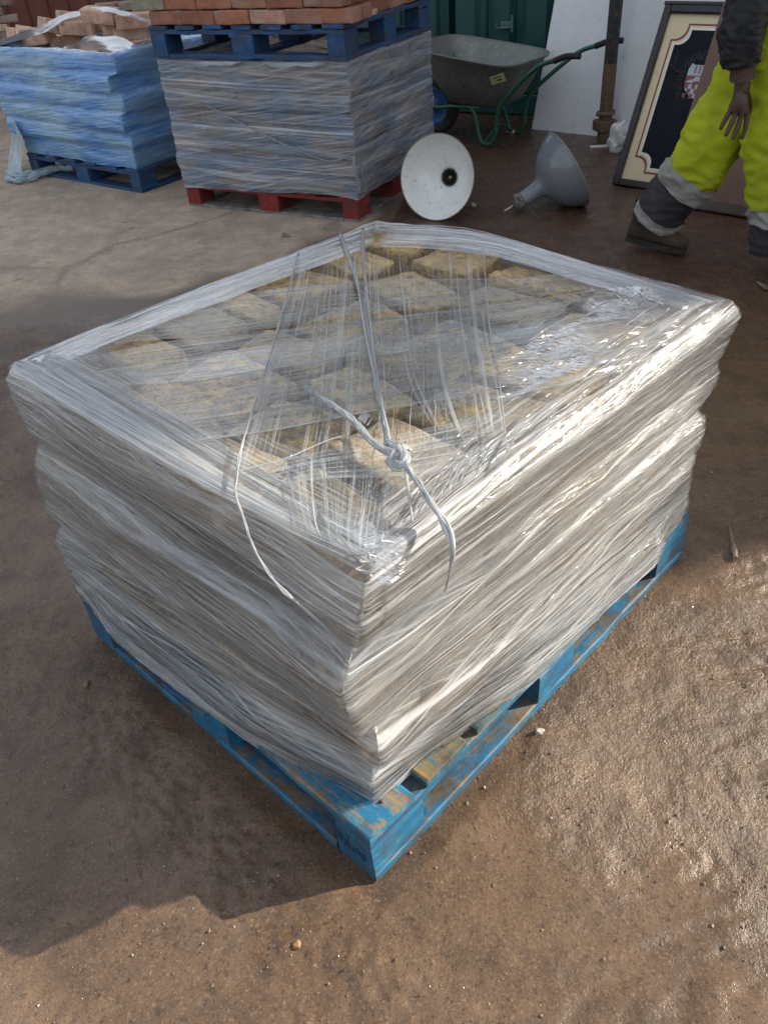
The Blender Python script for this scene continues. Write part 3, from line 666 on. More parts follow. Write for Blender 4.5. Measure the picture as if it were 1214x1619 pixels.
# cross sheets, left to right
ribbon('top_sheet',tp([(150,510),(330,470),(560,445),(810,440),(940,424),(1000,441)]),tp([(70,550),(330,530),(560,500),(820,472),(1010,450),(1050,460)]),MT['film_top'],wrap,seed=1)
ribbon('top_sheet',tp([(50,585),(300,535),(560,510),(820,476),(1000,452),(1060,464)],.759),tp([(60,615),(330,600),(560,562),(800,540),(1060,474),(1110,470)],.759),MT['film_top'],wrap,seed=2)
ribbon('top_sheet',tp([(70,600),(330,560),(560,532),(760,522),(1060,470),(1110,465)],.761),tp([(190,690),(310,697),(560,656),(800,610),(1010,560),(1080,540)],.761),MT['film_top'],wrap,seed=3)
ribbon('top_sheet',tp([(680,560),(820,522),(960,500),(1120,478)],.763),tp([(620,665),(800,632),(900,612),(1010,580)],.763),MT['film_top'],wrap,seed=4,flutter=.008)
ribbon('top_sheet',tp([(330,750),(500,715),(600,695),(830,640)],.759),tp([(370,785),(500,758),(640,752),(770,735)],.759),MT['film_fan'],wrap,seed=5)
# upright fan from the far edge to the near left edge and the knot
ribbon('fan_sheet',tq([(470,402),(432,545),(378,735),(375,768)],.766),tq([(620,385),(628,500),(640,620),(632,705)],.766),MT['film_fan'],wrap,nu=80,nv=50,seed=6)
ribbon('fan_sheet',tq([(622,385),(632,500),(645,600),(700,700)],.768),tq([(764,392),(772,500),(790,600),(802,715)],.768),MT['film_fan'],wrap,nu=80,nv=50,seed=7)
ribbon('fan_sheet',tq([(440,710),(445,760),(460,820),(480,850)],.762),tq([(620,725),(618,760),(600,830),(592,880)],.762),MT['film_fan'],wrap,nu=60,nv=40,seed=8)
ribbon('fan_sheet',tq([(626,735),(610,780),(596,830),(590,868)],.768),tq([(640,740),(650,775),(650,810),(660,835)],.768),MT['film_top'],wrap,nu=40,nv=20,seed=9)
def strand(name,L,r,z=.775,mat=None,n=7,wob=.0):
    pts=[]
    for q in L: pts.append(FI@(hit(q[0],q[1],q[2] if len(q)>2 else z))-Vector((0,0,.16)))
    P=smooth_path(pts,10)
    if wob: P=[p+Vector((mnoise.noise(p*30),mnoise.noise(p*30+Vector((5,5,5))),0))*wob for p in P]
    rr=list(np.interp(np.linspace(0,1,len(P)),np.linspace(0,1,len(r)),r)) if hasattr(r,'__len__') else r
    v,f=tube_geo(P,rr,n); uvs=[(i//n*.02,(i%n)*.004) for i in range(len(v))]
    return meshobj(name,v,f,mat or MT['film_rope'],wrap,True,None,uvs)
MT['film_rim']=film('film_rim',cov=.05,amp=.50,ang=(0.,2.,-2.),sc=(.45,120.),warp=.008,cloud=.16,thr=(.50,.64),gloss=.35,rough=.15,trans=.3,body=(.58,.68,.80),bumpd=.001)  # bright blue sky haze along the rims, painted in as body colour
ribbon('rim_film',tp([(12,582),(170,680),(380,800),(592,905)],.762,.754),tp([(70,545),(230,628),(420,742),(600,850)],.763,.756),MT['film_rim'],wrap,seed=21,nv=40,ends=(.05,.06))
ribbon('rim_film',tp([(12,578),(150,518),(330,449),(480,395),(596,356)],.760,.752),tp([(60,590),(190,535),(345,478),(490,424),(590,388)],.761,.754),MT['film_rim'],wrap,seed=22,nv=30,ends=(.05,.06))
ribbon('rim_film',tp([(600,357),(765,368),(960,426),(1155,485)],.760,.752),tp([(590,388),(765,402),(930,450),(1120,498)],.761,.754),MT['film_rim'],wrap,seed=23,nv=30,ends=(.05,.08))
def bundle(name,L,r,z=.775,ns=6,tw=9.,mat=None,wob=.003,n=5):
    """a rope of film: several thin gathered folds twisting round one another, one mesh"""
    P=smooth_path([FI@(hit(q[0],q[1],q[2] if len(q)>2 else z))-Vector((0,0,.16)) for q in L],10); vs=[];fs=[]; N_=len(P)
    rr=np.interp(np.linspace(0,1,N_),np.linspace(0,1,len(r)),r) if hasattr(r,'__len__') else np.full(N_,r)
    for s_ in range(ns):
        ph=2*PI*s_/ns; Q=[];R_=[]; rad=.75 if s_ else 0.; acc=0
        for i,p in enumerate(P):
            T_=(P[min(i+1,N_-1)]-P[max(i-1,0)]); acc+=T_.length/2; T_.normalize(); a=T_.cross(Vector((0,0,1))).normalized(); b=T_.cross(a)
            w=ph+acc*tw; k=rad*rr[i]*(.7+.5*mnoise.noise(Vector((acc*30,s_*5.,0))))
            Q.append(p+a*math.cos(w)*k+b*math.sin(w)*k+Vector((mnoise.noise(p*40+Vector((s_,0,0))),mnoise.noise(p*40+Vector((0,s_,9))),0))*wob*min(1,rr[i]/.004)); R_.append(max(.0003,rr[i]*(.42+.25*mnoise.noise(Vector((acc*45,s_*3.,7))))))
        v,f=tube_geo(Q,R_,n,True,len(vs)); vs+=v; fs+=f
    return meshobj(name,vs,fs,mat or MT['film_rope'],wrap,True,None,[(i//n*.01,(i%n)*.003+i*.00001) for i in range(len(vs))])
bundle('edge_cord',[(472,400),(432,545),(390,680),(373,760),(378,800),(420,900,.745),(500,980,.68),(560,1033,.60)],.0028,.772,ns=4,tw=25)
bundle('cord',[(538,370,.758),(560,430),(578,500),(592,600),(606,660),(614,712)],[.006,.005,.0035,.004,.004,.006],.776)
bundle('cord',[(573,362,.758),(577,430),(586,520),(600,620),(618,712)],[.005,.004,.003,.0035,.005],.779)
strand('cord',[(560,400),(570,480),(584,560),(604,640),(620,715)],[.002,.0025,.002,.002,.003],.781)
strand('cord',[(764,392),(772,500),(786,580),(802,712)],.0013,.774)
strand('cord',[(640,738),(646,780),(652,825)],[.004,.0025,.002],.776)
strand('cord',[(375,745),(450,725),(540,690),(600,700)],.0012,.772)
for a in ([(150,590),(330,545),(560,510),(820,478),(945,458)],[(305,697),(430,680),(560,655),(800,610)],[(380,475),(560,446),(810,440),(930,428)],[(330,600),(560,560),(760,520)]):
    strand('cord',a,.0011,.768)
rnd=random.Random(5)
for i in range(24):       # loose shiny creases running in to the right hand corner
    x=rnd.uniform(800,1010); f=rnd.uniform(.25,.9); yf=363+(x-765)*.305; yn=915-(x-590)*.744; y=yf+(yn-yf)*f; L=min(rnd.uniform(30,110),(y-yf-14)/.72)
    if L<12: continue
    strand('crease',[(x,y),(x+L*.5,y-L*.36),(x+L,y-L*.66)],[.0003,rnd.uniform(.0007,.0018),.0003],.768,n=5,wob=.002)
for i in range(22):
    x=rnd.uniform(650,800); y=rnd.uniform(650,740); L=rnd.uniform(30,90)
    yy=850-(x-600)*.62
    strand('crease',[(x,yy),(x+L*.35,yy-L*.7),(x+L*.8,yy-L*1.05)],[.0004,rnd.uniform(.0006,.0012),.0003],.768,n=5,wob=.002)
# gathered edges of the turns along the far rims, and single stretched folds fanning over the left band
for i in range(7):
    o=rnd.uniform(-1,1); q=rnd.uniform(0,30)
    strand('rim_fold',[(14+q*.6,580+o*3,.745),(150,520+q*.35,.757),(330,450+q*.4,.758),(480,396+q*.55,.758),(590,358+q*.5,.757)],[.0005,rnd.uniform(.0009,.002),rnd.uniform(.0009,.0022),.0016,.0006],n=5,wob=.003)
for i in range(6):
    q=rnd.uniform(0,34)
    strand('rim_fold',[(600,356+q*.5,.757),(690,357+q,.758),(765,367+q,.758),(900,408+q*.9,.758),(1030,446+q*.5,.757),(1150,483,.752)],[.0006,.0014,rnd.uniform(.001,.002),rnd.uniform(.001,.002),.001,.0004],n=5,wob=.003)
for i in range(12):
    a=rnd.uniform(0,1); b=min(1,max(0,a+rnd.uniform(-.3,.3)))
    strand('stretched_fold',[(30+60*a,585-15*a,.752),(200+70*a,690-25*a,.760),(400+60*b,800-28*b,.760),(575,880+15*b,.757)],[.0003,rnd.uniform(.0006,.0013),rnd.uniform(.0006,.0013),.0004],n=5,wob=.002)
lerp=lambda a,b,t:(a[0]+(b[0]-a[0])*t,a[1]+(b[1]-a[1])*t)
for i in range(40):
    t=rnd.random(); t2=min(1,max(0,t+rnd.gauss(0,.05))); a=lerp((120,535),(310,695),t); b=lerp((950,430),(1000,580),t2); c=lerp(a,b,.5); s0=rnd.uniform(0,.35); s1=rnd.uniform(.6,1)
    P_=[lerp(a,b,s0+(s1-s0)*k) for k in (0,.25,.5,.75,1)]; P_=[(x,y-14*math.sin(PI*(s0+(s1-s0)*k))) for (x,y),k in zip(P_,(0,.25,.5,.75,1))]
    w_=rnd.uniform(.00035,.0010); strand('stretched_fold',P_,[.0002,w_,w_*rnd.uniform(.5,1.2),w_,.0002],.763,n=4,wob=.0012)
for i in range(58):
    t=rnd.random(); a=lerp((474,402),(762,394),t); b=lerp((380,738),(798,712),min(1,max(0,t+rnd.gauss(0,.015)))); s0=rnd.uniform(0,.5); s1=min(1,s0+rnd.uniform(.2,.7))
    w_=rnd.uniform(.0003,.0008); strand('fan_fold',[lerp(a,b,s0+(s1-s0)*k) for k in (0,.33,.66,1)],[.0002,w_,w_,.0002],.771,n=4,wob=.0008)
for i in range(16):
    t=rnd.random(); a=lerp((440,712),(620,724),t); b=lerp((478,845),(594,880),t)
    w_=rnd.uniform(.0003,.0008); strand('fan_fold',[lerp(a,b,k) for k in (rnd.uniform(0,.3),.5,rnd.uniform(.7,1))],[.0002,w_,.0002],.766,n=4,wob=.001)
# knot with its two tails
kz=.790
bundle('knot',[(606,708,.774),(618,702,.780),(634,712,.786),(641,727,.785),(632,740,.779),(619,732,.777),(623,717,.785),(638,708,.781),(650,713,.776)],[.006,.008,.010,.010,.009,.009,.009,.007,.003],ns=6,tw=20.)
bundle('knot_tail',[(634,722,.785),(610,712,.784),(585,696,.782),(562,668,.782),(536,648,.781),(512,632,.781),(500,622,.779)],[.007,.0075,.0065,.007,.0065,.007,.004],ns=7,tw=14.)
for i in range(16):
    a=rnd.uniform(-6,6); strand('frayed_end',[(520+a,640+a,.781),(505+a*1.3,628+a*.8,.782),(494+a*2.0+rnd.uniform(-4,6),617+a*1.4+rnd.uniform(-5,5),.786)],[.002,.0015,.0004],n=5,wob=.004)
for i in range(9): 
    a=rnd.uniform(-14,14); strand('frayed_end',[(574+a,668+a*.8,.784),(584+a,655+a,.797)],[.002,.0004],n=5,wob=.005)
bundle('knot_tail',[(640,735,.79),(656,757,.79),(676,788,.785),(697,818,.775),(712,846,.768),(716,868,.76),(712,900,.725),(703,935,.68)],[.0065,.0055,.005,.006,.006,.005,.002,.001],ns=7,tw=10.)
# crumpled bits of film where the turns were torn: right hand corner and near corner
def crumple(cx,cy,rx,ry,n,seed,z=.765):
    r=random.Random(seed); 
    for i in range(n):
        x=cx+r.gauss(0,rx*.5); y=cy+r.gauss(0,ry*.5); a=r.uniform(0,6.3); L=r.uniform(8,22)
        strand('crumple',[(x,y,z),(x+L*math.cos(a),y+L*.5*math.sin(a),z+r.uniform(.004,.016)),(x+L*math.cos(a+1.2),y+L*.5*math.sin(a+1.2),z)],[.0005,r.uniform(.0012,.003),.0005],n=5,wob=.008)
crumple(1000,472,60,14,9,1); crumple(592,880,20,30,8,2,.762)
MT['film_crumple']=film('film_crumple',cov=.10,amp=.35,ang=(0.,20.,-35.),sc=(6.,60.),warp=.05,cloud=.2,gloss=.5,rough=.12,trans=.3,body=(.50,.54,.58),bumpd=.002,bstr=1.)
ribbon('crumpled_patch',tq([(920,455),(980,448),(1060,462)],.768),tq([(900,490),(980,500),(1050,495)],.764),MT['film_crumple'],wrap,nu=90,nv=50,seed=12,amp=.012,flutter=.016,ends=(.2,.2))
ribbon('crumpled_patch',tq([(560,850),(600,835),(650,845)],.766),tq([(590,925),(615,930),(640,905)],.760),MT['film_crumple'],wrap,nu=80,nv=60,seed=13,amp=.008,flutter=.014,ends=(.2,.2))
ribbon('crumpled_patch',tq([(800,560),(880,520),(960,500)],.768),tq([(780,640),(880,600),(980,560)],.764),MT['film_crumple'],wrap,nu=90,nv=50,seed=14,amp=.006,flutter=.010,ends=(.3,.3))

# ================================================================ wrapped brick piles behind
def pile_film(name,loc,rz,LX,LY,z0,z1,over,mat,label,seed,courses,zabs=0,skew=(0,0),jit=.012,topopen=.05,bulge=.012,lift=0,rec=.006,ins=.008):
    """over: outward offset of the load from the pallet outline; the four corners get their own stepping per course"""
    root=empty(name,(loc[0],loc[1],z0),rz); tag(root,label,'plastic wrap')
    r=np.random.default_rng(seed); h=(z1-z0)/courses
    base=[(-over,-over),(LX+over,-over),(LX+over,LY+over),(-over,LY+over)]
    prof=[]
    for ci,(x,y) in enumerate(base):
        L=[];sx=1 if x>0 else -1; sy=1 if y>0 else -1
        for k in range(courses):
            jx,jy=r.uniform(-jit,jit,2); t=(k+.5)/courses
            X=x+jx+skew[0]*t*(1 if ci in(2,3) else .3)*0; Y=y+jy+(skew[1]*t if ci in(2,3) else 0)
            L+= [(k*h+.004,X-sx*ins,Y-sy*ins),(k*h+h*.25,X,Y),(k*h+h*.8,X,Y),((k+1)*h-.004,X-sx*ins,Y-sy*ins)]
        prof.append(L)
    zs=list(np.linspace(-.0,z1-z0,int(courses*9)))
    def hem(S_,Z_): return (-.02+.03*fbm(S_,S_*0,3,3,seed+7))*np.clip((.1-Z_)/.1,0,1)+(.018*fbm(S_,S_*0,5,3,seed+8))*np.clip((Z_-(z1-z0-.08))/.08,0,1)
    A,z3,s,nor=sleeve(name,prof,None,None,npts=(120,120,120,120),kern=3,zs=zs,hem=hem,joints=[k*h for k in range(1,courses)],recess=rec,seed=seed,bulge=bulge)
    Lt=s[-1]+(s[1]-s[0]); n=A.shape[1]; cen=np.array([LX/2,LY/2]); top=A[-1]; RA=[];RZ=[];RV=[]
    for k in range(1,11):
        f=k/10; w=topopen*f*(1+.8*fbm(s,s*0,4,3,seed+9)); d=cen-top; d/=np.linalg.norm(d,axis=1,keepdims=True); RA.append(top+d*w[:,None]); RZ.append(z3[-1]+.012*np.sin(min(1,f*2)*PI/2)+lift*f+.006*fbm(s,s*0+f,12,2,seed)); RV.append(z3[-1]+w)
    A2=np.concatenate([A,np.array(RA)]); Z2=np.concatenate([z3,np.array(RZ)]); V2=np.concatenate([z3*0+np.array(zs)[:,None],np.array(RV)])
    grid_film('film_skin',A2[...,0],A2[...,1],Z2,np.repeat(s[None],A2.shape[0],0),V2,mat,root,True,Lt)
    return root,A,s,nor,z3
# brick variants
def brickmesh(mat,seed,dim=(.215,.102,.065),amp=.0035,bev=.006):
    bm=rough_block(*dim,bev,amp,14,seed,cuts=4,seg=2); me=bpy.data.meshes.new('brick'); bm.to_mesh(me); bm.free(); me.materials.append(mat); me.polygons.foreach_set('use_smooth',[True]*len(me.polygons)); return me
BR={k:[brickmesh(MT[k],i+3*j) for i in range(3)] for j,k in enumerate(('brick','brick_pale','brick_grey','brick_lime','brick_dull'))}
def brick(M,kind,i,label,group,name='brick'):
    o=bpy.data.objects.new(name,BR[kind][i%3]); COL.objects.link(o); o.matrix_world=M; tag(o,label,'brick',group); return o

MT['film_grey']=film('film_grey_blue',cov=.46,amp=.5,ang=(1.,4.,-9.),sc=(.7,52.),warp=.02,cloud=.30,gloss=.8,rough=.24,trans=.12,body=(.37,.36,.37),body2=(.20,.31,.46),bumpd=.0025)
MT['film_blue']=film('film_blue',cov=.90,amp=.4,ang=(0.,4.,-7.),sc=(.7,46.),warp=.03,cloud=.2,gloss=.7,rough=.25,trans=.10,body=(.22,.38,.54),body2=(.05,.21,.58),bumpd=.003,patch=(1.6,5))
MT['film_white']=film('film_white_sheet',cov=.55,amp=.3,ang=(0.,5.),sc=(2.,20.),warp=.1,cloud=.25,gloss=.35,rough=.3,trans=.3,body=(.42,.48,.53),bumpd=.003)
MT['film_pale']=film('film_pale_blue',cov=.85,amp=.4,ang=(0.,5.),sc=(3.,60.),warp=.1,cloud=.25,gloss=.5,rough=.3,trans=.3,body=(.33,.46,.55),bumpd=.002)
# ---- middle pile
P2=(-.0054,4.574); Y2=1.0515; F2=Matrix.Translation((*P2,0))@Matrix.Rotation(Y2,4,'Z')
pallet('pallet',(*P2,0),Y2,1.0,1.2,MT['pallet_red'],MT['pallet_red'],MT['grey_wood'],'red wooden pallet under the middle grey-wrapped brick load','wooden pallets in the yard',seed=2,deck=5,worn=.003)
g='bricks packed inside the middle wrapped load'
def ring(Fm,LX,LY,z,nx,ny,kindf,labf,grp,k,inset=0.,yawj=.02):
    """one course of bricks laid round the edge"""
    out=0
    for side in range(4):
        if side in (0,2):
            n=nx; L=LX
        else: n=ny; L=LY
        for i in range(n):
            c=inset+ (L-2*inset)*(i+.5)/n
            lb=(L-2*inset)/n
            if side==0: x,y,r=c,inset+.051,0
            elif side==2: x,y,r=c,LY-inset-.051,0
            elif side==1: x,y,r=LX-inset-.051,c,PI/2
            else: x,y,r=inset+.051,c,PI/2
            if side in (1,3) and (i==0 or i==n-1) and nx>0: 
                pass
            j=random.Random(k*31+side*7+i)
            M=Fm@T(x+j.uniform(-.004,.004),y+j.uniform(-.004,.004),z,r+j.uniform(-yawj,yawj),j.uniform(-.015,.015),j.uniform(-.015,.015))@Matrix.Diagonal((min(1.,(lb-.006)/.215),1,1,1))
            if side in(0,2):
                if i==0 or i==n-1: M=M@Matrix.Diagonal((.97,1,1,1))
            brick(M,kindf(side,i),k*5+side*3+i,labf(side,i),grp); out+=1
for c in range(8):
    z=.155+.0815*c+.036
    for side,nn in ((0,4),(3,5)):
        L=1.0 if side==0 else 1.2
        off=.5 if c%2 else 0
        for i in range(nn):
            cc=.02+(L-.04)*(i+.5)/nn; 
            if side==0: x,y,r=cc,.055,0
            else: x,y,r=.055,cc,PI/2
            if side==3 and i==0: x+=.0; y+=.05
            brick(F2@T(x,y,z,r)@Matrix.Diagonal((.98,1,1.1,1)),'brick_dull',c+i,'dull brick seen dimly through the grey film of the middle load',g)
pile_film('stretch_film',P2,Y2,1.0,1.2,.152,.805,.012,MT['film_grey'],'dusty grey and blue stretch film round the middle brick load on the red pallet',21,8,jit=.006,bulge=.007,rec=.0008,ins=.0025)
pl_=empty('film_flap',F2@Vector((0,0,.79)),Y2); tag(pl_,'torn pale lip of film sticking out under the battered blue pallet','plastic wrap')
for (y0,y1,d,sd) in ((.62,1.05,.03,1),(.10,.50,.035,2)):
    t_=np.linspace(0,1,40); nv_=8; Yg=np.repeat((y0+(y1-y0)*t_)[None],nv_,0); f_=np.linspace(0,1,nv_)[:,None]
    Xg=-.014-f_*.012*np.ones_like(Yg)-.004*fbm(Yg,Yg*0,20,2,sd); Zg=.010-f_*d*(np.sin(t_*PI)[None]**.6)*(.6+.8*fbm(Yg,Yg*0+sd,9,3,sd))
    grid_film('flap',Xg,Yg,Zg,Yg,f_*.03+0*Yg,MT['film_white'],pl_,False)
# twisted tail of film across the corner of the middle load
tw=empty('film_tail',F2@Vector((0,0,.3)),Y2); tag(tw,'twisted tail of blue-grey film caught round the near corner of the middle load','plastic wrap')
def floc(pts): return [Vector(p) for p in pts]
v,f=tube_geo(smooth_path([(-.02,.95,.30),(-.03,.6,.17),(-.035,.3,.07),(-.035,.12,.035),(-.04,.02,.07),(-.03,-.03,.09),(0,-.035,.04),(.02,-.035,-.06),(.03,-.035,-.13)],10),[.003+.0025*abs(math.sin(i*.13)) for i in range(81)],8); meshobj('twist',v,f,MT['film_grey'],tw,True,None,[(i*.01,i%8*.01) for i in range(len(v))])
v,f=tube_geo(smooth_path([(-.03,-.02,.07),(-.045,-.02,.0),(-.03,-.035,-.07),(-.03,-.03,-.12)],10),[.008]*31,8); meshobj('twist',v,f,MT['film_grey'],tw,True,None,[(i*.01,i%8*.01) for i in range(len(v))])
# pallet on top of it, scarred, with reddish bricks
pallet('pallet',F2@Vector((-.02,-.01,.812)),Y2+.0,1.02,1.22,MT['pallet_dark'],MT['pallet_dark'],MT['pallet_dark'],'battered dark blue pallet resting on top of the middle grey-wrapped load','wooden pallets in the yard',seed=3,deck=7,h=.155,worn=.005,tilt=(.0,.0))
F3=F2@Matrix.Translation((-.015,.0,.968))
gb='reddish reclaimed bricks stacked on the raised pallet'
special={(0,3,3):('brick_lime','lime-stained pinkish brick in the bottom course above the battered blue pallet'),(1,3,8):('brick_grey','greenish grey brick in the second course near the left end of the raised stack')}
for c in range(4):
    off=.105*(c%2)
    n=6
    for i in range(n):          # long face, seen from the left
        y=.10+.2185*i+(-.105+off)*(1 if True else 0); y=max(.05,min(1.2,y))
        kk='brick'; lb='red brown reclaimed brick laid lengthwise in the long face of the raised brick stack'
        j=random.Random(c*50+i)
        if c==0 and i==2: kk='brick_lime'; lb='lime-stained pinkish brick low in the long face of the raised brick stack'
        if c==1 and i==5: kk='brick_grey'; lb='greenish grey brick near the left end of the raised brick stack'
        brick(F3@T(.053+j.uniform(-.006,.006),y,.034+.0695*c,PI/2+j.uniform(-.03,.03),j.uniform(-.02,.02),j.uniform(-.02,.02)),kk,i+c,lb,gb)
        if c==3 or i in(0,5): brick(F3@T(.163,y,.034+.0695*c,PI/2),'brick',i+c+1,'brick in the inner rows of the raised stack, behind its long face',gb)
    for i in range(8):           # short face: stretchers and headers
        x=.16+.108*i if c%2 else .215+.2185*i
        if x>.98: continue
        j=random.Random(c*50+i+500)
        if c%2: brick(F3@T(x,.107+j.uniform(-.006,.006),.034+.0695*c,PI/2+j.uniform(-.03,.03)),'brick',i+c,'red brown brick laid end-on in the short face of the raised brick stack',gb)
        else: brick(F3@T(x,.053+j.uniform(-.006,.006),.034+.0695*c,j.uniform(-.03,.03),0,j.uniform(-.02,.02)),'brick',i+c,'red brown brick laid lengthwise in the short face of the raised brick stack',gb)
for i,(x,y) in enumerate(((.30,.02),(.36,.03),(.22,.03))):
    brick(F3@T(x,y-.02,.012,.4*i)@Matrix.Diagonal((.28,.35,.35,1)),'brick_pale',i,'broken crumb of pale brick on the edge of the raised blue pallet','brick crumbs on the raised pallet','brick_crumb')

# ---- left blue pile
P1=(-1.4027,5.522); Y1=.90; F1=Matrix.Translation((*P1,0))@Matrix.Rotation(Y1,4,'Z')
pallet('pallet',(*P1,0),Y1,1.0,1.2,MT['pallet_dark'],MT['pallet_dark'],MT['pallet_dark'],'dark blue pallet with chipped corner block under the blue-wrapped load at the left','wooden pallets in the yard',seed=4,deck=6,worn=.004)
pile_film('stretch_film',P1,Y1,1.0,1.2,.165,.80,.015,MT['film_blue'],'bright blue stretch film wound round the left brick load',5,6,skew=(0,.16),jit=.034,topopen=.06,bulge=.010,rec=.002)
gp='pale bricks heaped on the blue-wrapped load'
# filler bricks under the heap: the load's own top course
for i in range(5):
    for j in range(6):
        brick(F1@T(.15+.17*i,.16+.17*j,.715,random.Random(i*9+j).uniform(-.2,.2),random.Random(i*9+j).uniform(-.1,.1)),'brick_pale',i+j,'pale brick in the top course inside the blue-wrapped load',gp)
heap=[(55,55,.83,.5,.1,.25,'brick_pale','pale sharp-edged brick tilted at the left end of the heap on the blue load'),
 (62,60,.84,-.5,0,-.1,'brick_pale','second tilted brick from the left end of the heap on the blue load'),
 (92,43,.90,.75,.05,.3,'brick_pale','pale brick standing on edge left of the largest block in the heap'),
 (125,43,.895,-.12,.05,.05,'brick_pale','large squared tan brick facing front in the middle of the heap'),
 (150,38,.90,-.2,.0,.1,'brick_pale','tan brick butted behind the large squared one in the heap'),
 (82,66,.80,.1,0,0,'brick_pale','small brick end peeping out low in the middle of the heap'),
 (107,66,.80,.3,0,0,'brick_pale','square brick end low under the large squared brick'),
 (160,24,.97,-.3,.12,.1,'brick_pale','rose coloured brick lying flat at the crown of the heap'),
 (214,32,.93,-.05,.05,0,'brick_lime','brick with a white lime crust at the right of the heap'),
 (210,50,.86,.05,.03,.02,'brick_pale','long flat brick under the lime-crusted one at the right of the heap'),
 (190,40,.90,.3,.1,0,'brick_pale','brick wedged between the crown and the lime-crusted brick'),
 (120,30,.94,.5,.0,.18,'brick_pale','sloping brick on the left shoulder of the heap'),
 (40,55,.82,.9,0,.2,'brick_pale','brick half hidden at the far left of the heap'),
 (235,45,.86,.2,0,0,'brick_pale','brick end beside the battered pallet at the right of the heap')]
for i,(px,py,z,yw,rx,ry,kk,lb) in enumerate(heap):
    p=hit(px,py,z-.03); brick(Matrix.Translation(p)@Euler((rx,ry,yw)).to_matrix().to_4x4()@Matrix.Diagonal((1.08,1.15,1.25,1)),kk,i,lb,gp)
def sheet_world(name,ea,eb,mat,label,cat='plastic wrap',nu=60,nv=16,amp=.012,seed=0,top=True):
    EA=[np.array(tuple(p)) for p in smooth_path(ea,8)]; EB=[np.array(tuple(p)) for p in smooth_path(eb,8)]
    t=np.linspace(0,1,nu); a=np.array([[np.interp(t,np.linspace(0,1,len(E)),[q[j] for q in E]) for j in range(3)] for E in (EA,EB)]).transpose(0,2,1)
    f=np.linspace(0,1,nv)[:,None,None]; P=a[0][None]*(1-f)+a[1][None]*f
    P[...,2]+=amp*fbm(P[...,0]*1.0+P[...,2],P[...,1],9,3,seed)+amp*.4*fbm(P[...,0],P[...,1]+P[...,2]*2,26,2,seed+3)
    o0=P[0,0].copy(); P=P-o0
    L=np.linalg.norm(a[0][-1]-a[0][0]); wd=np.linalg.norm(a[0]-a[1],axis=1).mean()
    o=grid_film(name,P[...,0],P[...,1],P[...,2],np.repeat(t[None]*L,nv,0),np.repeat(np.linspace(0,1,nv)[:,None]*wd,nu,1),mat,None,False); o.location=o0; tag(o,label,cat); return o
sheet_world('film_flap',[hit(0,62,.84),hit(60,42,.90),hit(100,24,.95),hit(155,12,.985),hit(200,18,.965),hit(243,34,.90)],[hit(0,68,.80),hit(60,56,.85),hit(100,34,.92),hit(155,20,.96),hit(200,26,.94),hit(243,40,.88)],MT['film_white'],'thin pale film sheet thrown over the back of the brick heap',seed=3)
sheet_world('film_flap',[hit(100,75,.80),hit(120,68,.83),hit(142,57,.87),hit(190,60,.86),hit(215,68,.84),hit(250,58,.86)],[hit(100,80,.785),hit(130,78,.79),hit(160,80,.79),hit(190,84,.785),hit(215,82,.79),hit(250,70,.80)],MT['film_white'],'crumpled translucent film flap folded up in front of the brick heap',seed=5)
sheet_world('film_scrap',[hit(20,185,.40),hit(18,220,.2),hit(14,255,.06),hit(12,280,.015)],[hit(40,225,.25),hit(36,245,.15),hit(34,262,.07),hit(40,285,.01)],MT['film_pale'],'torn pale blue film hanging down at the left corner of the blue-wrapped load',seed=8,amp=.02)
ft=empty('film_tail',hit(15,278,0)); tag(ft,'bunched pale blue tail of film trailing on the concrete at the left','plastic wrap')
for k,(dy,r) in enumerate(((0,.022),(5,.02),(-5,.018))):
    pts=[hit(12,278+dy,.02)-ft.location,hit(30,280+dy,.03)-ft.location,hit(55,276+dy*.8,.03)-ft.location,hit(80,268+dy*.5,.04)-ft.location,hit(100,265,.05)-ft.location,hit(118,266,.06)-ft.location]
    P=smooth_path(pts,8); P=[p+Vector((0,0,.01*mnoise.noise(p*20))) for p in P]
    v,f=tube_geo(P,[r*(.6+.5*abs(math.sin(i*.45+k))) for i in range(len(P))],10); meshobj('film_fold',v,f,MT['film_pale'],ft,True,None,[(i*.003,i%10*.02) for i in range(len(v))])

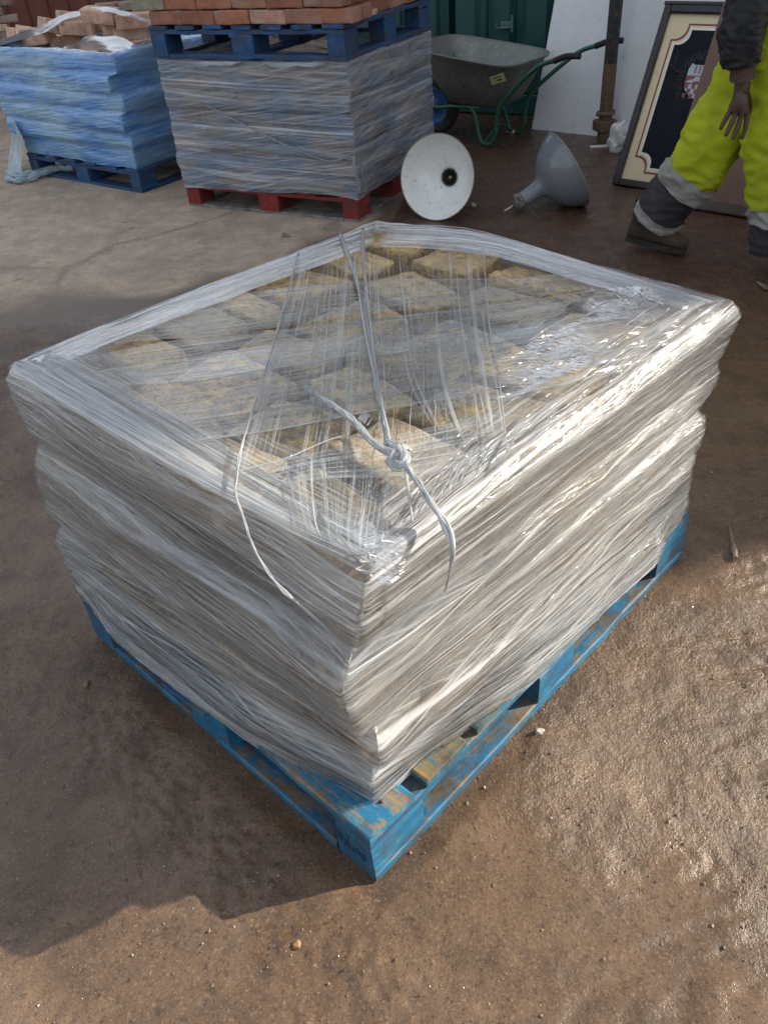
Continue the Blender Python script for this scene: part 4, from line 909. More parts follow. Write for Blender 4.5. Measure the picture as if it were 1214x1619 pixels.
# ================================================================ enamel lamp shades
enamel_w=plain('white_enamel',(.80,.81,.79),.18,0,.10,dirt=(.26,.17,.09),dirtamt=.22,scale=9,bumps=.03)
enamel_g=plain('grey_enamel',(.165,.18,.205),.20,0,.10,dirt=(.12,.075,.045),dirtamt=.22,scale=9,bumps=.04)
rustrim=plain('chipped_rim',(.34,.30,.22),.6,.1,.6,dirt=(.12,.05,.02),dirtamt=.5,scale=40)
socket=plain('socket_dark',(.03,.03,.028),.35,.3); brass=plain('brass',(.45,.32,.12),.35,.8)
def shade(name,center,axis,roll,out,label,inner):
    """axis points out of the open mouth; rim is at +.0, neck at -.33"""
    root=bpy.data.objects.new(name,None); COL.objects.link(root); root.matrix_world=Matrix.Translation(center)@Vector(axis).to_track_quat('Z','Y').to_matrix().to_4x4()@Matrix.Rotation(roll,4,'Z'); root.empty_display_size=.1
    tag(root,label,'lamp shade','enamel lamp shades on the ground')
    pr=[(.040,-.285),(.046,-.20),(.052,-.178),(.064,-.166),(.078,-.156),(.092,-.148),(.125,-.130),(.160,-.100),(.188,-.062),(.205,-.030),(.214,-.008),(.220,.0)]
    lathe('shade_outside',pr,out,root,64)
    pi=[(.217,.0015),(.210,-.009),(.200,-.030),(.184,-.060),(.156,-.097),(.122,-.126),(.092,-.143),(.074,-.150),(.062,-.158),(.046,-.172),(.042,-.20)]
    lathe('shade_inside',pi,inner,root,64)
    tor=[(.2185+.0032*math.cos(a),.0032*math.sin(a)) for a in np.linspace(0,2*PI,9)]
    lathe('rolled_rim',tor,rustrim,root,64)
    lathe('socket',[(.0,-.215),(.040,-.212),(.041,-.18),(.045,-.166),(.040,-.166),(.034,-.18),(.030,-.20),(.0,-.202)],socket,root,32)
    lathe('contact',[(0,-.178),(.008,-.178),(.010,-.19),(.012,-.192)],brass,root,16)
    lathe('neck_collar',[(.040,-.284),(.045,-.286),(.046,-.300),(.049,-.304),(.050,-.322),(.040,-.327),(.032,-.342),(.012,-.348),(0,-.349)],plain('galvanised_collar',(.22,.21,.20),.5,.5,.4,dirtamt=.5),root,24)
    for k in range(3):
        a=2.1*k; bm=bmesh.new(); add_box(bm,.012,.03,.012,T(.048*math.cos(a),.048*math.sin(a),-.312,a),.002); bmobj('collar_lug',bm,socket,root)
    tube('hanging_eye',[(0,0,-.345),(0,0,-.378),(.004,0,-.40)],.008,plain('eye_metal',(.30,.30,.29),.4,.6),root,8)
    return root
cW=hit(690,281,.213)
shade('lamp_shade',cW,(-.50,-.83,.25),0,enamel_w,'white enamel lamp shade standing on its rim with its mouth facing the camera',enamel_w)
oG=Vector((.87,.16,.44)).normalized()
shade('lamp_shade',hit(897,268,.195),oG,.3,enamel_g,'grey enamel lamp shade lying on its side beside the white one, neck towards the left',enamel_w)

# ================================================================ wheelbarrow
wb=empty('wheelbarrow',(1.08,6.13,0),math.atan2(-.66,.75)); tag(wb,'green framed wheelbarrow with a grey metal tray and a blue wheel hub','wheelbarrow')
green=plain('green_paint',(.012,.10,.055),.35,0,.3,dirt=(.10,.08,.06),dirtamt=.35,scale=20)
galv=plain('galvanised_tray',(.175,.19,.18),.5,.3,.35,dirt=(.36,.32,.27),dirtamt=.30,scale=8,bumps=.3)
def tray():
    def ringp(x0,x1,w0,w1,z0,z1,r,n=48):
        out=[]
        for k in range(n):
            a=2*PI*k/n; c,s_=math.cos(a),math.sin(a); e=.42
            X=math.copysign(abs(c)**e,c); Yq=math.copysign(abs(s_)**e,s_); t=(X+1)/2
            out.append(((x0+(x1-x0)*t),Yq*(w0+(w1-w0)*t)*(1),z0+(z1-z0)*t))
        return out
    rings=[ringp(-.38,.03,.13,.17,.245,.245,0),ringp(-.42,.055,.16,.19,.262,.262,0),ringp(-.52,.12,.24,.26,.42,.39,0),ringp(-.66,.19,.30,.32,.60,.515,0),ringp(-.675,.20,.315,.33,.607,.52,0),ringp(-.675,.20,.315,.33,.595,.508,0)]
    vs=[p for r in rings for p in r]; n=48; fs=[]
    for i in range(len(rings)-1):
        for k in range(n): fs.append((i*n+k,i*n+(k+1)%n,(i+1)*n+(k+1)%n,(i+1)*n+k))
    fs.append(tuple(range(n))[::-1])
    o=meshobj('tray',vs,fs,galv,wb,True); md=o.modifiers.new('t','SOLIDIFY'); md.thickness=.002
    rim=rings[4]; 
    v,f=tube_geo([Vector(p) for p in rim]+[Vector(rim[0])],.0055,8); meshobj('tray_rim',v,f,galv,wb,True)
tray()
for s_ in (-1,1):
    tube('side_frame',[(.52,.275*s_,.575),(.36,.26*s_,.515),(.10,.20*s_,.30),(.045,.19*s_,.20),(.03,.19*s_,.08),(-.01,.19*s_,.018),(-.07,.19*s_,.02),(-.105,.19*s_,.08),(-.15,.175*s_,.20),(-.20,.16*s_,.238)],.0145,green,wb,12,8)
    tube('wheel_arm',[(-.12,.165*s_,.236),(-.35,.13*s_,.225),(-.50,.085*s_,.20),(-.60,.062*s_,.19)],.0125,green,wb,10,6)
    tube('grip',[(.50,.272*s_,.568),(.56,.281*s_,.590),(.60,.286*s_,.600),(.68,.29*s_,.604)],[.019,.018,.0175,.019],plain('rubber_grip',(.015,.015,.015),.75),wb,12,5)
    tube('tray_stay',[(-.60,.06*s_,.20),(-.60,.10*s_,.38),(-.56,.17*s_,.50)],.008,green,wb,8)
tube('cross_brace',[(-.06,-.185,.022),(-.06,0,.10),(-.06,.185,.022)],.008,green,wb,8)
WM=T(-.60,0,.19,0,PI/2,0)
lathe('tyre',[(.125,-.036),(.150,-.042),(.175,-.038),(.188,-.022),(.192,0),(.188,.022),(.175,.038),(.150,.042),(.125,.036)],plain('tyre_rubber',(.035,.033,.032),.8,0,.3,dirt=(.14,.10,.07),dirtamt=.4),wb,48,WM)
lathe('wheel_rim',[(0,-.045),(.022,-.045),(.024,-.02),(.06,-.014),(.105,-.022),(.125,-.036),(.128,0),(.125,.036),(.105,.022),(.06,.014),(.024,.02),(.022,.045),(0,.045)],plain('blue_hub',(.015,.12,.33),.4,0,.3,dirtamt=.35),wb,40,WM)
st=plain('sticker',(.38,.35,.17),.5,0,.2,dirtamt=.3); 
o=box('warning_sticker',.10,.002,.055,st,wb,T(.105,-.292,.45,.25,.33,-.30),.0); bm=bmesh.new()
for k in range(3): add_box(bm,.016,.001,.006,T(-.02+.018*k,-.0018,.012),0)
add_box(bm,.03,.001,.010,T(.01,-.0018,-.008),0); bmobj('sticker_print',bm,socket,o)

# ================================================================ container, boards, pipe, sign behind the barrow
cgreen=plain('container_green',(.012,.075,.075),.5,.0,.35,dirt=(.05,.045,.04),dirtamt=.35,scale=4,bumps=.1)
cont=empty('shipping_container',(.05,7.62,0),math.atan2(-.55,.95)); tag(cont,'dark green steel container door with a latch behind the wheelbarrow','container')
def corr(L,H,mat,parent,M,pitch=.28,dep=.03,name='door_panel'):
    vs=[];fs=[];x=0;pts=[]
    while x<L: pts+= [(x,0),(x+pitch*.55,0),(x+pitch*.68,dep),(x+pitch*.87,dep)]; x+=pitch
    pts.append((L,0)); pts=[p for p in pts if p[0]<=L]
    for (a,b) in pts: vs+= [(a,b,0),(a,b,H)]
    for i in range(len(pts)-1): fs.append((2*i,2*i+2,2*i+3,2*i+1))
    o=meshobj(name,vs,fs,mat,parent,False,M); md=o.modifiers.new('s','SOLIDIFY'); md.thickness=.004; return o
corr(.82,2.2,cgreen,cont,T(.05,-.01,.16)); corr(.82,2.2,cgreen,cont,T(.93,-.01,.16))
box('sill_beam',1.9,.12,.14,cgreen,cont,T(.92,.03,.08),.006); box('header_beam',1.9,.12,.14,cgreen,cont,T(.92,.03,2.44),.006)
for x in (-.03,1.87): box('corner_post',.10,.14,2.36,cgreen,cont,T(x,.03,1.2),.006)
box('container_body',1.84,2.2,2.3,cgreen,cont,T(.92,1.2,1.28),.01)
for x in (.48,.80,1.20,1.42): tube('lock_rod',[(x,-.045,.1),(x,-.045,2.4)],.013,cgreen,cont,8,1)
# latch plate seen above the tray
la=FI  # noqa
lp=hitY(806,40,6.95)
lt=empty('latch',cont.matrix_world.inverted() @ lp if False else (0,0,0)); bpy.data.objects.remove(lt)
cm_=Matrix.Translation((.05,7.62,0))@Matrix.Rotation(math.atan2(-.55,.95),4,'Z')
def on_plane(px,py,p0,nrm):
    d=_d(px,py); C=Vector((0,0,CH)); t=(Vector(p0)-C).dot(nrm)/d.dot(nrm); return C+d*t
nc=(cm_.to_3x3()@Vector((0,1,0)))
q_=cm_.inverted()@on_plane(800,40,cm_@Vector((0,-.05,0)),nc)
lat=plain('latch_metal',(.10,.16,.16),.5,.3,.3)
box('latch_plate',.09,.012,.05,lat,cont,T(q_.x,-.055,q_.z),.004); box('latch_plate',.02,.03,.11,lat,cont,T(q_.x+.05,-.055,q_.z+.01),.003)
tube('latch_handle',[(q_.x-.06,-.07,q_.z+.012),(q_.x-.07,-.07,q_.z),(q_.x-.06,-.07,q_.z-.014),(q_.x+.03,-.07,q_.z-.014)],.006,lat,cont,8)

whiteb=plain('white_board',(.66,.68,.70),.55,0,.12,dirt=(.30,.25,.20),dirtamt=.18,scale=5,bumps=.05)
def panel(name,bl,br,up,H,th,mat,label,cat,group=None,dw=None):
    """board standing on the ground line bl->br, rising along up (unit vector)"""
    bl=Vector(bl);br=Vector(br);X=(br-bl); Wd=X.length; X.normalize(); Z=Vector(up).normalized(); Yv=Z.cross(X).normalized(); 
    root=bpy.data.objects.new(name,None)
    M=Matrix.Identity(4)
    for i in range(3): M[i][0]=X[i];M[i][1]=Yv[i];M[i][2]=Z[i];M[i][3]=bl[i]
    return M,Wd
def sheared_board(name,bl,br,up,H,th,mat,label,cat,group=None):
    M,Wd=panel(name,bl,br,up,H,th,mat,label,cat)
    bm=bmesh.new(); add_box(bm,Wd,th,H,T(Wd/2,th/2,H/2),.002)
    for v in bm.verts: v.co+=mnoise.noise_vector(v.co*3)*.004
    o=bmobj(name,bm,mat,None,False); o.matrix_world=M; tag(o,label,cat,group); return o
sheared_board('white_board',(1.315,6.40,-.004),(1.72,6.02,-.004),(.20,.16,.95),1.35,.02,whiteb,'large white board leaning behind the wheelbarrow handles, left of the rusty pipe','board','white boards leaning at the back')
sheared_board('white_board',(1.75,6.00,-.004),(2.55,5.26,-.004),(.07,.10,.97),1.5,.02,whiteb,'large white board leaning between the rusty pipe and the painted sign','board','white boards leaning at the back')
# pipe
pp=empty('cast_iron_pipe',(1.715,5.90,0)); tag(pp,'rusty brown downpipe with a black upper length and a collar near the ground','pipe')
rust=plain('rusty_pipe',(.16,.105,.065),.8,.1,.6,dirt=(.05,.03,.02),dirtamt=.6,scale=22,bumps=.5); blackp=plain('black_pipe',(.02,.02,.022),.5,0,.4,dirt=(.12,.08,.05),dirtamt=.4)
lathe('lower_pipe',[(.043,.0),(.043,.48)],rust,pp,24); lathe('upper_pipe',[(.042,.478),(.042,2.6)],blackp,pp,24)
lathe('collar',[(.043,.165),(.060,.172),(.062,.186),(.048,.194)],rust,pp,24); box('pipe_shoe',.125,.12,.07,rust,pp,T(0,0,.105,.3),.008)
box('ear_lug',.16,.03,.022,rust,pp,T(0,0,.18,.5),.005)
# white rag of crumpled stuff beside sign
rg=hit(978,228,.05); bm=bmesh.new(); bmesh.ops.create_icosphere(bm,subdivisions=4,radius=1)
for v in bm.verts:
    n=mnoise.noise_vector(v.co*1.6)*.35+mnoise.noise_vector(v.co*4)*.14; c=v.co+n; v.co=Vector((c.x*.075,c.y*.06,c.z*.10))
o=bmobj('plastic_tub',bm,plain('crumpled_white',(.62,.62,.60),.5,0,.2,dirtamt=.3,scale=20),None,True); o.location=(rg.x,rg.y,.085); tag(o,'crumpled white plastic sack slumped at the foot of the left board','sack'); o.name='plastic_sack'
o=box('white_strip',.13,.03,.012,plain('strip_white',(.7,.7,.68),.5),None,None,.002); p=hit(948,232,.01); o.matrix_world=T(p.x,p.y,.012,-.1); tag(o,'short white plastic strip lying before the pipe foot','plastic strip')

# ---- painted sign
sx_=Vector((.722,-.692,0)).normalized(); su=Vector((.285,.297,.845)).normalized(); sbl=Vector((1.511,4.914,.0))
Msg=Matrix.Identity(4); sn=su.cross(sx_).normalized()
for i in range(3): Msg[i][0]=sx_[i];Msg[i][1]=sn[i];Msg[i][2]=su[i];Msg[i][3]=sbl[i]
SW,SH=1.0,.955
sg=bpy.data.objects.new('painted_sign',None); COL.objects.link(sg); sg.matrix_world=Msg; tag(sg,'old painted sign board with cream border, maroon line, navy field and a small crest','sign')
def seg(c,r=.35): return plain('sign_'+c[0],c[1],r,0,.15,dirt=c[2] if len(c)>2 else (.1,.08,.06),dirtamt=.15,scale=10,bumps=.05)
sblack=plain('sign_frame_black',(.012,.012,.014),.35,0,.3,dirt=(.4,.4,.38),dirtamt=.03,scale=30); cream=plain('sign_cream',(.68,.56,.36),.5,0,.2,dirt=(.40,.27,.13),dirtamt=.2,scale=7,bumps=.05)
maroon=plain('sign_maroon',(.17,.02,.028),.4,0,.1,dirtamt=.05); ivory=plain('sign_ivory',(.74,.70,.60),.5,0,.1,dirtamt=.05); navy=plain('sign_navy',(.004,.006,.013),.55,0,.3,spec=.15,dirt=(.05,.05,.055),dirtamt=.03,scale=14,bumps=.03)
fw=.04
for (x,z,l,hh) in ((fw/2,SH/2,fw,SH),(SW-fw/2,SH/2,fw,SH),(SW/2,fw/2,SW-2*fw,fw),(SW/2,SH-fw/2,SW-2*fw,fw)): box('frame_bar',l,.045,hh,sblack,sg,T(x,.0,z),.006)
box('frame_bar',SW+.02,.05,.02,sblack,sg,T(SW/2,.01,SH+.011),.004)
box('sign_back',SW-.02,.012,SH-.02,sblack,sg,T(SW/2,.012,SH/2),0)
def flat(name,poly,y,mat):
    vs=[(p[0],y,p[1]) for p in poly]; return meshobj(name,vs,[tuple(range(len(vs)))[::-1]],mat,sg,False)
def notched(ins,nr,rr):
    x0,x1,z0,z1=fw+ins,SW-fw-ins,fw+ins,SH-fw-ins; P=[]
    def corner(cx,cz,dx,dz,first):
        # concave quarter with a small step at each end
        arc=[(cx+dx*(nr+rr*math.cos(a)),cz+dz*(nr+rr*math.sin(a))) for a in np.linspace(PI/2,0,9)] if False else None
        pts=[(cx+dx*0,cz+dz*(nr+rr)),(cx+dx*nr,cz+dz*(nr+rr))]
        pts+=[(cx+dx*(nr+rr*math.sin(a)*1.0),cz+dz*(nr+rr*math.cos(a))) for a in np.linspace(0,PI/2,9)][1:]
        pts+=[(cx+dx*(nr+rr),cz)]
        return pts
    P+=corner(x0,z0,1,1,0); c=corner(x1,z0,-1,1,0)[::-1]; P+=c; P+=corner(x1,z1,-1,-1,0); P+=corner(x0,z1,1,-1,0)[::-1]
    return P
flat('cream_border',[(fw-.004,fw-.004),(SW-fw+.004,fw-.004),(SW-fw+.004,SH-fw+.004),(fw-.004,SH-fw+.004)],.002,cream)
flat('maroon_line',notched(.045,.018,.062),.0005,maroon); flat('cream_inner',notched(.055,.018,.062),-.001,cream)
flat('ivory_line',notched(.066,.018,.060),-.0025,ivory); flat('navy_field',notched(.078,.018,.058),-.004,navy)
def sp(px,py): p=Msg.inverted()@on_plane(px,py,sbl,sn); return (p.x,p.z)
red_=plain('crest_red',(.20,.05,.045),.5,0,.1,dirtamt=.05); wht=plain('crest_white',(.38,.44,.48),.5,0,.1,dirtamt=.1); gry=plain('crest_grey',(.055,.055,.055),.5,0,.2)
c0=sp(1098,123); cx,cz=c0; cw=.20  # crest centre
def P4(a): return [(cx+.015+x*.60,cz+z*.74) for x,z in a]
flat('crest_ground',P4([(-.105,.055),(-.085,.095),(-.055,.085),(.10,.085),(.12,.09),(.12,-.10),(.06,-.155),(-.02,-.13),(-.085,-.085),(-.105,-.03)]),-.0055,wht)
flat('crest_band',P4([(-.104,-.045),(-.103,.012),(.12,.012),(.12,-.045)]),-.007,red_)
flat('crest_lion',P4([(-.085,-.038),(-.09,-.028),(-.06,-.02),(-.03,-.012),(-.01,.006),(.03,.004),(.035,-.012),(.03,-.038),(.02,-.024),(-.02,-.03),(-.03,-.038)]),-.0085,wht)
for i in range(6):
    for j in range(3):
        if (i+j)%2==0:
            x0=-.095+.034*i; z0=-.045-.034*j
            if z0-.03<-.13-.0 and x0>.06: continue
            flat('crest_check',P4([(x0,z0),(x0+.032,z0),(x0+.032,z0-.032),(x0+(.012 if (i==0 and j) else 0),z0-.032)]),-.0072,red_)
for i in range(2):
    for j in range(3): flat('castle_window',P4([(-.045+.04*i,.03+.018*j),(-.030+.04*i,.03+.018*j),(-.030+.04*i,.042+.018*j),(-.045+.04*i,.042+.018*j)]),-.0072,maroon)
rs=random.Random(4); pth=[]
for i in range(150):      # scrollwork mantling round the shield, one meandering painted line
    a=PI*.36+PI*1.0*i/149; rr=.112+.022*math.sin(i*1.05+2*math.sin(i*.21))+rs.uniform(-.003,.003); pth.append(Vector((cx+.02+rr*math.cos(a+.06*math.cos(i*1.05))*.95,-.0048,cz-.01+rr*math.sin(a+.06*math.cos(i*1.05))*1.1)))
v,f=tube_geo(smooth_path(pth,3),.0014,4); meshobj('crest_scrolls',v,f,gry,sg,False)
for a,b in (((1066,100),(1073,80)),((1060,102),(1072,114))):
    A_=sp(*a);B_=sp(*b); v,f=tube_geo([Vector((A_[0],-.0045,A_[1])),Vector((B_[0],-.0045,B_[1]))],.0018,4); meshobj('scratch',v,f,gry,sg,False)
# brown panel leaning against the sign
pb=hit(1043,322,0); pe=hit(1172,344,0); pd=(pe-pb).normalized(); pr_=hit(1043,322,0)+pd*.62
tan_=plain('brown_panel',(.15,.088,.070),.7,0,.2,dirt=(.09,.055,.04),dirtamt=.2,scale=5,bumps=.3)
nperp=Vector((-pd.y,pd.x,0)); 
if nperp.y<0: nperp=-nperp
upv=(nperp*.36+Vector((0,0,.93))+pd*-.02).normalized()
Mpn,Wd=panel('x',pb,pr_,upv,1,.02,None,'','')
def pp2(px,py): p=Mpn.inverted()@on_plane(px,py,pb,(Mpn.to_3x3()@Vector((0,1,0)))); return p
tl=pp2(1136,20); ml=pp2(1072.6,228)
pan=bpy.data.objects.new('hardboard_panel',None); COL.objects.link(pan); pan.matrix_world=Mpn; tag(pan,'dusty pinkish brown hardboard panel leaning in front of the painted sign','panel')
Hh=tl.z+.05
vs=[(0.,0,0),(Wd,0,0),(Wd,0,Hh),(tl.x,0,Hh)]; vs+= [(a,.012,c) for a,b,c in vs]
bm=bmesh.new(); V=[bm.verts.new(v) for v in vs]
for f in ((0,1,2,3),(7,6,5,4),(0,4,5,1),(1,5,6,2),(2,6,7,3),(3,7,4,0)): bm.faces.new([V[i] for i in f])
bmesh.ops.recalc_face_normals(bm,faces=bm.faces[:]); bmobj('panel_sheet',bm,tan_,pan)
zl=pp2(1113,108).z; box('joint_line',Wd-.12,.002,.004,plain('joint_pale',(.40,.30,.24),.7),pan,T(Wd/2+.06,-.0012,zl),0)
box('skirt_rail',Wd,.02,.05,plain('dark_brown',(.055,.03,.022),.5),pan,T(Wd/2,-.011,.026),.003)  # darker brown strip along the foot of the panel

# ================================================================ person walking past (cropped by the frame in the photo)
skin=plain('skin',(.060,.029,.021),.5,0,.25,dirt=(.05,.03,.025),dirtamt=.2,scale=30,bumps=.15)
def cloth(name,col,rough=.85,fold=None,weave=True,dirt=(.05,.045,.035),da=.3,sc=7):
    t=NT(name); v=t.co('Object'); n=t.noise(t.map(v,(1,1,.6)),sc,5,.6); n2=t.noise(v,60,4,.7); n3=t.noise(v,300,2)
    c=t.mix(t.rng(n,.45,.75,0,da),col,dirt); c=t.mix(t.rng(n2,.6,.72,0,da),c,dirt)
    b=t.bsdf(Base_Color=c,Roughness=rough,Normal=t.bump(t.math('ADD',n2,t.math('MULTIPLY',n3,.4)),.35,.003)); b.inputs['Specular IOR Level'].default_value=.2
    return t.done(b.outputs[0])
hivis=cloth('hi_vis_yellow',(.37,.42,.018),dirt=(.17,.16,.04),da=.5,sc=4); darkt=cloth('dark_trouser',(.035,.036,.042),dirt=(.12,.10,.085)); refl=cloth('reflective_tape',(.27,.265,.25),.35,dirt=(.12,.10,.08),da=.5,sc=9)
jack=cloth('black_jacket',(.018,.020,.023),.5,dirt=(.05,.05,.05)); cuffm=cloth('brown_cuff',(.085,.055,.050)); bootm=cloth('muddy_boot',(.035,.032,.022),.6,dirt=(.10,.07,.05),da=.7); hairm=cloth('hair',(.012,.010,.009))
per_=empty('person',(1.60,3.62,0)); tag(per_,'person walking past in black jacket and yellow hi-vis trousers with dark muddy boots','person')
O=Vector(per_.location)
hd=Vector((.75,-.66,0)).normalized(); rt=Vector((hd.y,-hd.x,0))
def body():
    J={};E_=[];V=[];Rd=[]
    def v(n,p,r): J[n]=len(V); V.append(Vector(p)-O); Rd.append(r)
    def e(a,b): E_.append((J[a],J[b]))
    hip=Vector((1.70,3.60,.93))
    v('pel',hip,.115); v('waist',hip+Vector((0,0,.16)),.105); v('chest',hip+Vector((0,0,.33))+hd*.02,.125); v('upch',hip+Vector((0,0,.46))+hd*.02,.11); v('neck',hip+Vector((0,0,.55))+hd*.03,.055); v('nk2',hip+Vector((0,0,.60))+hd*.045,.052)
    e('pel','waist');e('waist','chest');e('chest','upch');e('upch','neck');e('neck','nk2')
    sh=hip+Vector((0,0,.475))
    # legs
    v('lh',hip-rt*.09+Vector((0,0,-.05)),.085); v('lk',(1.52,3.68,.48),.058); v('la',(1.37,3.84,.12),.038); e('pel','lh');e('lh','lk');e('lk','la')
    v('rh',hip+rt*.09+Vector((0,0,-.05)),.085); v('rk',(1.77,3.44,.49),.058); v('ra',(1.87,3.40,.10),.038); e('pel','rh');e('rh','rk');e('rk','ra')
    v('lt',(1.50,3.76,.045),.03); e('la','lt'); v('rtoe',(2.02,3.27,.05),.03); e('ra','rtoe')
    # arms
    v('rs',sh+rt*.19,.058); e('upch','rs'); el=Vector((1.50,3.43,1.07)); v('re',el,.043); e('rs','re')
    w=Vector((1.516,3.42,.775)); v('rw',w,.027); e('re','rw')
    v('rp',(1.520,3.41,.715),.038); e('rw','rp'); 
    v('ls',sh-rt*.19,.058); e('upch','ls'); le=sh-rt*.24+hd*.10+Vector((0,0,-.29)); v('le',le,.043); e('ls','le'); lw=le+hd*.20+Vector((0,0,-.14)); v('lw',lw,.027); e('le','lw'); v('lp',lw+hd*.07+Vector((0,0,-.05)),.033); e('lw','lp')
    # fingers, right hand: root, knuckle, joint, tip
    def finger(root,pts,r,nm):
        pr=root
        for i,p in enumerate(pts): v(nm+str(i),p,r[i]); e(pr,nm+str(i)); pr=nm+str(i)
    r4=(.0125,.0105,.0095,.0075)
    finger('rp',[(1.489,3.418,.692),(1.474,3.416,.664),(1.463,3.412,.643),(1.458,3.408,.628)],r4,'rf1')
    finger('rp',[(1.506,3.405,.684),(1.493,3.397,.650),(1.483,3.393,.626),(1.476,3.391,.607)],r4,'rf2')
    finger('rp',[(1.529,3.398,.682),(1.520,3.390,.645),(1.511,3.386,.616),(1.503,3.383,.594)],r4,'rf3')
    finger('rp',[(1.552,3.402,.686),(1.553,3.395,.648),(1.549,3.390,.618),(1.543,3.388,.591)],r4,'rf4')
    finger('rw',[(1.560,3.445,.735),(1.580,3.455,.695),(1.585,3.450,.665)],(.014,.0115,.009),'rth')
    lpv=lw+hd*.07+Vector((0,0,-.05))
    for i in range(4):
        o=rt*(-.03+.02*i); finger('lp',[lpv+o+hd*.04+Vector((0,0,-.03)),lpv+o+hd*.055+Vector((0,0,-.06)),lpv+o+hd*.045+Vector((0,0,-.085))],(.011,.009,.007),'lf%d'%i)
    finger('lw',[lw+rt*.035+hd*.04+Vector((0,0,-.05)),lw+rt*.045+hd*.06+Vector((0,0,-.08))],(.012,.009),'lth')
    # head
    hc=hip+Vector((0,0,.725))+hd*.06
    v('h1',hc+Vector((0,0,-.05))+hd*.01,.072); v('h2',hc+Vector((0,0,.03)),.086); v('h3',hc+Vector((0,0,.075)),.06); e('nk2','h1');e('h1','h2');e('h2','h3')
    me=bpy.data.meshes.new('body'); me.from_pydata([tuple(p) for p in V],E_,[]); o=bpy.data.objects.new('body',me); COL.objects.link(o)
    md=o.modifiers.new('skin','SKIN'); md.use_smooth_shade=True; md.branch_smoothing=.3
    sv=me.skin_vertices[0].data
    for i,r in enumerate(Rd): sv[i].radius=(r,r)
    for k in ('pel','waist','chest','upch'):
        pass
    sv[0].use_root=True
    ss=o.modifiers.new('sub','SUBSURF'); ss.levels=2; ss.render_levels=2
    dg=bpy.context.evaluated_depsgraph_get(); ev=o.evaluated_get(dg); nm=bpy.data.meshes.new_from_object(ev)
    # shape the face a little: nose, brow, chin
    for vv in nm.vertices:
        p=vv.co-(hc-O)
        if p.length<.16 and p.z>-.14:
            f=p.dot(hd); s=p.dot(rt)
            if f>.03:
                vv.co+=hd*(.022*math.exp(-((s/.014)**2)-((p.z+.0)/.028)**2)+.012*math.exp(-((s/.03)**2)-((p.z+.085)/.025)**2)-.008*math.exp(-(((abs(s)-.032)/.016)**2)-((p.z-.02)/.014)**2)+.008*math.exp(-((s/.02)**2)-((p.z+.048)/.009)**2))
    nm.materials.clear(); nm.materials.append(skin); nm.polygons.foreach_set('use_smooth',[True]*len(nm.polygons))
    bpy.data.objects.remove(o); b=bpy.data.objects.new('body',nm); link(b,per_)
    # eyes, ears, hair
    for s_ in (-1,1):
        bm=bmesh.new(); bmesh.ops.create_uvsphere(bm,u_segments=12,v_segments=8,radius=.012); bmobj('eye',bm,plain('eye_white',(.6,.58,.55),.2),per_,True,Matrix.Translation(hc-O+hd*.074+rt*.032*s_+Vector((0,0,.02))))
        bm=bmesh.new(); bmesh.ops.create_uvsphere(bm,u_segments=12,v_segments=8,radius=1); bmobj('ear',bm,skin,per_,True,Matrix.Translation(hc-O+rt*.086*s_-hd*.005)@Matrix.Diagonal((.018,.014,.032,1)))
    bm=bmesh.new(); bmesh.ops.create_icosphere(bm,subdivisions=4,radius=.098)
    for q in bm.verts:
        q.co*=1+.06*mnoise.noise(q.co*60); 
        if q.co.dot(hd)>.02 and q.co.z<.045: q.co*=.75
        if q.co.z<-.05: q.co*=.75
    bmobj('hair',bm,hairm,per_,True,Matrix.Translation(hc-O-hd*.008+Vector((0,0,.035))))
body()
def loft(name,rings,mat,n=64,wr=.012,fr=14,seed=0,close=False,stretch=(1,1,.5)):
    """rings: (center, a, b, axis) - a across the right vector, b along the heading; interpolated"""
    K=16; C=smooth_path([r[0] for r in rings],K); N=len(C); t=np.linspace(0,len(rings)-1,N)
    aa=np.interp(t,range(len(rings)),[r[1] for r in rings]); bb=np.interp(t,range(len(rings)),[r[2] for r in rings]); vs=[];fs=[]
    for i,c in enumerate(C):
        T_=(C[min(i+1,N-1)]-C[max(i-1,0)]).normalized(); X=(rt-T_*rt.dot(T_)).normalized(); Yv=T_.cross(X)
        for k in range(n):
            q=2*PI*k/n; d=X*math.cos(q)*aa[i]+Yv*math.sin(q)*bb[i]; p=c+d
            w=mnoise.noise(Vector((p.x*fr*stretch[0]+seed,p.y*fr*stretch[1],p.z*fr*stretch[2])))+.55*(1-2*abs(mnoise.noise(Vector((p.x*fr*1.1+p.z*9+seed,p.y*fr*1.1,p.z*fr*2.2)))))+.2*mnoise.noise(Vector((p.x*55,p.y*55,p.z*70)))
            vs.append(p+d.normalized()*w*wr-O)
    for i in range(N-1):
        for k in range(n): fs.append((i*n+k,i*n+(k+1)%n,(i+1)*n+(k+1)%n,(i+1)*n+k))
    if close: fs.append(tuple(range(n))[::-1])
    fs.append(tuple((N-1)*n+k for k in range(n))) if close else None
    o=meshobj(name,vs,fs,mat,per_,True); return o
Vv=Vector
